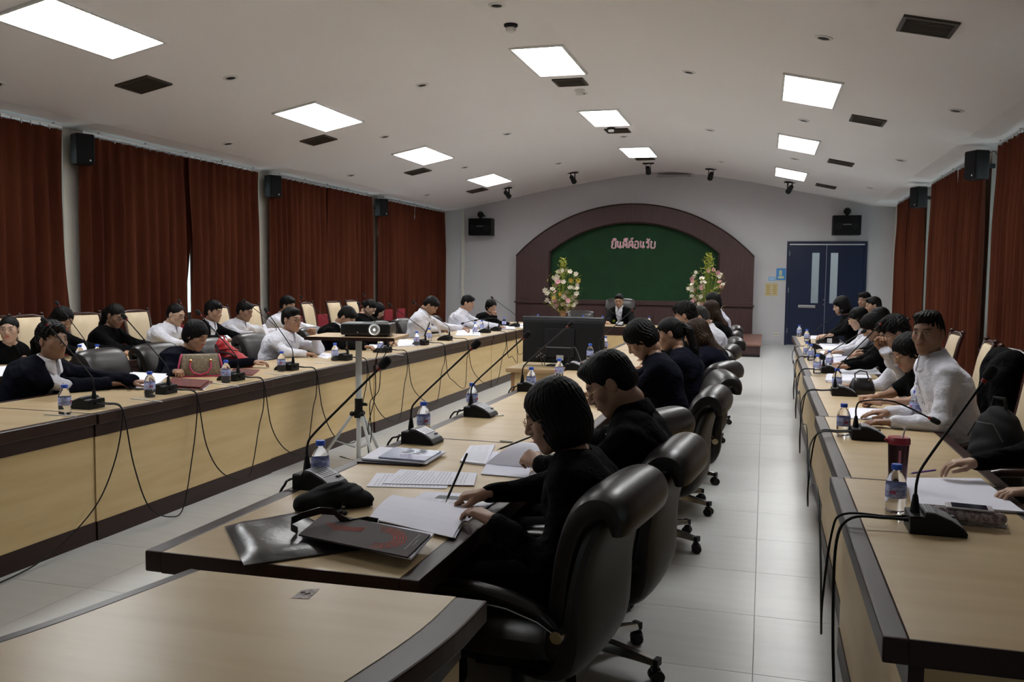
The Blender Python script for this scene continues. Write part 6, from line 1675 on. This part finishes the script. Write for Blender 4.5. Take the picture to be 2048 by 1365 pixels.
person('grey-haired man in a white shirt in the middle row', h, Rt, 'm', .55, 0, hair='crop', hcol='grey', inner='white', tone='mid', hands={'R': (tz(-1.1,10.1),'rest',(-1,-.1,-.1)), 'L': (tz(-1.0,9.7),'rest',(-1,.2,-.1))})
h = C(1420, 622, 10.9)
person('woman with very long brown hair in the middle row', h, Rt, 'f', .3, .0, hair='long', hcol='brown', inner='black', tone='mid', hands={'R': (tz(-1.1,11.1),'rest',(-1,-.1,-.1)), 'L': (tz(-1.0,10.7),'rest',(-1,.2,-.1))})
h = C(1424, 604, 12.0)
person('person in a pale lilac shirt with dark hair farthest down the middle row', h, Rt, 'f', .2, .0, hair='bob', inner='dim', tone='mid', hands={'R': (tz(-1.1,12.1),'rest',(-1,-.1,-.1)), 'L': (tz(-1.0,11.7),'rest',(-1,.2,-.1))})
# left front row, facing +X
person('heavy-set man in a navy suit and white shirt looking across from the left front row', V3(PX(106,682,-4.62)), Lf_+.02, 'm', .02, -.16, hair='messy', outer='navy', near=2, eyes='open', tone='dark', belly=.03, open_front=.05,
       hands={'R': (hz(218,768,.79),'flat',(.9,.35,-.05)), 'L': (tz(-4.28,5.25,.80),'rest',(1,.1,0))})
person('young woman in black with short hair, reaching beside the brown handbag', V3(PX(393,672,-4.60)), Lf_, 'f', .45, -.05, hair='crown', inner='navy', near=True, tone='mid',
       hands={'R': (hz(352,744,.79),'grip',(.6,-.7,-.1)), 'L': (tz(-4.32,6.85,.80),'rest',(1,-.1,0))})
person('man in a white shirt and glasses resting his chin on his hand', V3(PX(584,640,-4.58)), Lf_-.1, 'm', .10, -.12, hair='short', inner='white', near=2, glasses='dark', tone='mid', belly=.02,
       hands={'L': (V3(PX(628,672,-4.42)),'fist',(-.1,-.35,.9),(0,-1,0)), 'R': (hz(612,708,.785),'grip',(1,.3,-.1))})
person('man in a black suit bending over papers behind the projector', V3(PX(694,636,-4.6)), Lf_, 'm', .75, .0, hair='short', outer='black', tone='mid', hands={'R': (hz(730,694,.79),'grip',(1,.2,0)), 'L': (tz(-4.25,9.6,.79),'grip',(1,-.2,0))})
person('man in a white shirt with a black tie reading a page', V3(PX(862,612,-4.42)), Lf_, 'm', .80, .05, hair='short', inner='white', tie=True, tone='mid', near=False, hands={'R': (hz(888,664,.79),'rest',(1,.1,0)), 'L': (tz(-4.05,12.1,.80),'grip',(1,-.3,0))})
person('man in a white shirt seated near the end wall', V3(PX(936,607,-4.5)), Lf_, 'm', .35, .0, hair='short', inner='white', tone='mid', hands={'R': (hz(968,654,.785),'rest',(1,-.1,0)), 'L': (tz(-4.1,13.6,.79),'rest',(1,-.2,0))})
person('woman in black with short hair leaning her face on her hand', V3(PX(983,614,-4.5)), Lf_-.25, 'f', .25, -.35, hair='crown', inner='black', tone='mid', hands={'L': (V3(PX(990,632,-4.36)),'fist',(0,-.3,1),(0,-1,0)), 'R': (tz(-4.15,14.4,.79),'rest',(1,0,0))})
# back row by the curtains
person('young woman in black with clasped hands at the left edge of the back row', V3(PX(18,660,-6.45)), Lf_-.35, 'f', .05, -.62, hair='bun', inner='black', near=True, eyes='open', tone='light', hands={'R': (hz(30,716,.80),'fist',(.5,.8,.1)), 'L': (hz(52,714,.80),'fist',(.3,-.9,.1))})
person('woman with long black hair hanging forward, half hidden by the navy suit man', V3(PX(126,640,-6.45)), Lf_, 'f', .55, .0, hair='long', inner='black', tone='mid', hands={'R': (tz(-6.15,7.2),'rest',(1,0,0)), 'L': (tz(-6.15,7.4),'rest',(1,0,0))})
person('woman in a black jacket with ponytail and glasses holding folded pages', V3(PX(232,632,-6.42)), Lf_-.05, 'f', .45, -.1, hair='pony', inner='black', near=True, glasses='dark', tone='dark', hands={'R': (V3(PX(283,700,-6.08)),'grip',(.8,.5,.1)), 'L': (V3(PX(300,692,-6.05)),'grip',(.9,-.4,.1))})
person('man in a white shirt and dark glasses with receding hair on the back row', V3(PX(352,630,-6.4)), Lf_, 'm', .35, .0, hair='bald', inner='white', near=True, glasses='dark', tone='light', hands={'R': (tz(-6.1,8.5),'rest',(1,0,0)), 'L': (tz(-6.1,8.8),'rest',(1,0,0))})
person('man in a dark jacket over white with thick black hair on the back row', V3(PX(428,624,-6.42)), Lf_, 'm', .2, .0, hair='messy', outer='black', tone='mid', hands={'R': (V3(PX(450,680,-6.1)),'grip',(1,.3,0)), 'L': (tz(-6.1,9.6),'grip',(1,-.3,0))})
person('man in a white shirt reaching toward a page, left of the second pillar', V3(PX(490,624,-6.42)), Lf_, 'm', .3, .0, hair='part', inner='white', tone='dark', hands={'R': (V3(PX(505,668,-6.05)),'flat',(1,.3,0)), 'L': (tz(-6.0,10.9,.80),'grip',(1,-.3,0))})
person('man in a white shirt half hidden behind the one resting his chin', V3(PX(576,612,-6.42)), Lf_, 'm', .25, .0, hair='messy', inner='white', tone='mid', hands={'R': (tz(-6.1,11.2),'rest',(1,0,0)), 'L': (tz(-6.1,11.5),'rest',(1,0,0))})
person('woman with parted dark hair looking down past the projector', V3(PX(740,616,-5.6)), Lf_, 'f', .75, .1, hair='bun', inner='black', tone='light', hands={'R': (tz(-5.2,12.2),'rest',(1,0,0)), 'L': (tz(-5.2,12.4),'rest',(1,0,0))})
person('second reader with dark hair just behind the parted-hair woman', V3(PX(757,622,-5.9)), Lf_, 'f', .6, .1, hair='bob', inner='black', tone='light', hands={'R': (tz(-5.5,13.1),'rest',(1,0,0)), 'L': (tz(-5.5,13.3),'rest',(1,0,0))})
# chairman
M_emb = mat('yellow green emblem', (.25,.33,.02), .5)
person('chairman in glasses, black jacket and white shirt at the head desk', V3(PY(1238,602,16.45)), PI-.12, 'm', .22, .1, hair='short', outer='black', glasses='dark', tone='mid', badge=(.10, M_emb), open_front=.05, hands={'R': ((-2.75,16.0,.79),'rest',(.3,-1,0)), 'L': ((-2.28,15.95,.79),'rest',(-.2,-1,0))})
# right row, facing -X
person('man in a white shirt looking straight toward the camera from the right row', (.905,5.50,1.275), Rt+.12, 'm', .08, .86, hair='fade', inner='white', near=2, eyes='open', tone='dark', belly=.02, look_roll=.02,
       hands={'L': ((.70,5.28,.785),'flat',(-1,.15,-.05)), 'R': ((.72,5.62,.79),'flat',(-1,.1,-.05))})
person('woman in black with glasses and bare forearms behind the man in white', (.93,6.35,1.10), Rt+.25, 'f', .5, .1, hair='crown', inner='black', near=True, glasses='gold', sleeves='short', tone='mid', hands={'L': ((.72,6.10,.79),'fist',(-.8,.4,0)), 'R': ((.72,6.35,.79),'fist',(-.9,-.3,0))})
person('man in a white shirt and black glasses holding his fist to his mouth', V3(PX(1788,668,.93)), Rt, 'm', .5, .15, hair='messy', inner='white', near=True, glasses='dark', tone='mid', hands={'L': (V3(PX(1768,702,.80)),'fist',(-.2,.2,1),(-.2,-1,0)), 'R': ((.66,7.0,.79),'grip',(-1,-.1,0))})
person('person in a dark jacket looking down at a phone in the right row', V3(PX(1745,655,.98)), Rt, 'f', .65, .0, hair='crown', inner='black', near=True, tone='mid', hands={'L': ((.68,8.30,.80),'grip',(-1,.2,.1)), 'R': ((.68,8.6,.80),'grip',(-1,-.2,.1))})
phone(1698, 712, TH+.05, HX, 'dark phone in the hands of the person in a dark jacket', M_dark)
person('woman in white with long black hair and glasses in the right row', V3(PX(1716,638,1.0)), Rt, 'f', .4, .05, hair='long', inner='white', glasses='gold', tone='light', hands={'L': ((.68,9.7,.79),'rest',(-1,.2,0)), 'R': ((.68,10.1,.79),'pen',(-1,-.2,0))})
person('dark-haired person bent forward behind the phone reader', V3(PX(1757,640,1.18)), Rt, 'f', .4, 0, hair='crown', inner='black', tone='mid', hands={'L': ((.85,9.4,.79),'rest',(-1,.2,0)), 'R': ((.85,9.6,.79),'rest',(-1,-.2,0))})
person('woman in black with a short bob seated before the blue doors', V3(PX(1682,612,.98)), Rt+.1, 'f', .35, .0, hair='bobf', hcol='black', inner='black', tone='light', hands={'L': ((.66,11.6,.80),'rest',(-1,.2,0)), 'R': ((.66,12.0,.80),'rest',(-1,-.2,0))})
person('young man with a high forehead seated far back before the blue doors', V3(PX(1728,602,1.5)), Rt+.5, 'm', .05, .35, hair='messy', inner='black', eyes='open', tone='mid', hands={'L': ('lap',), 'R': ('lap',)})
person('person with dark hair turned away beside the right curtains', V3(PX(1746,612,1.5)), Rt+.1, 'm', .2, .0, hair='short', inner='black', tone='mid', hands={'L': ('lap',), 'R': ('lap',)})
person('person in black mostly outside the picture, hand with a pen on the right desk', (1.22,4.02,1.20), Rt, 'f', .4, .0, hair='bob', inner='black', near=True, tone='light', hands={'R': (hz(1885,948,.79),'rest',(-1,.15,-.05)), 'L': ((.98,3.65,.79),'rest',(-1,.1,0))})
p = PZ(1818,948,.762); q = PZ(1848,944,.765); pen(V3(p), V3(q+(q-p)*.8), .004, mat('purple pen', (.12,.05,.35), .3), 'purple pen under the hand at the right desk')
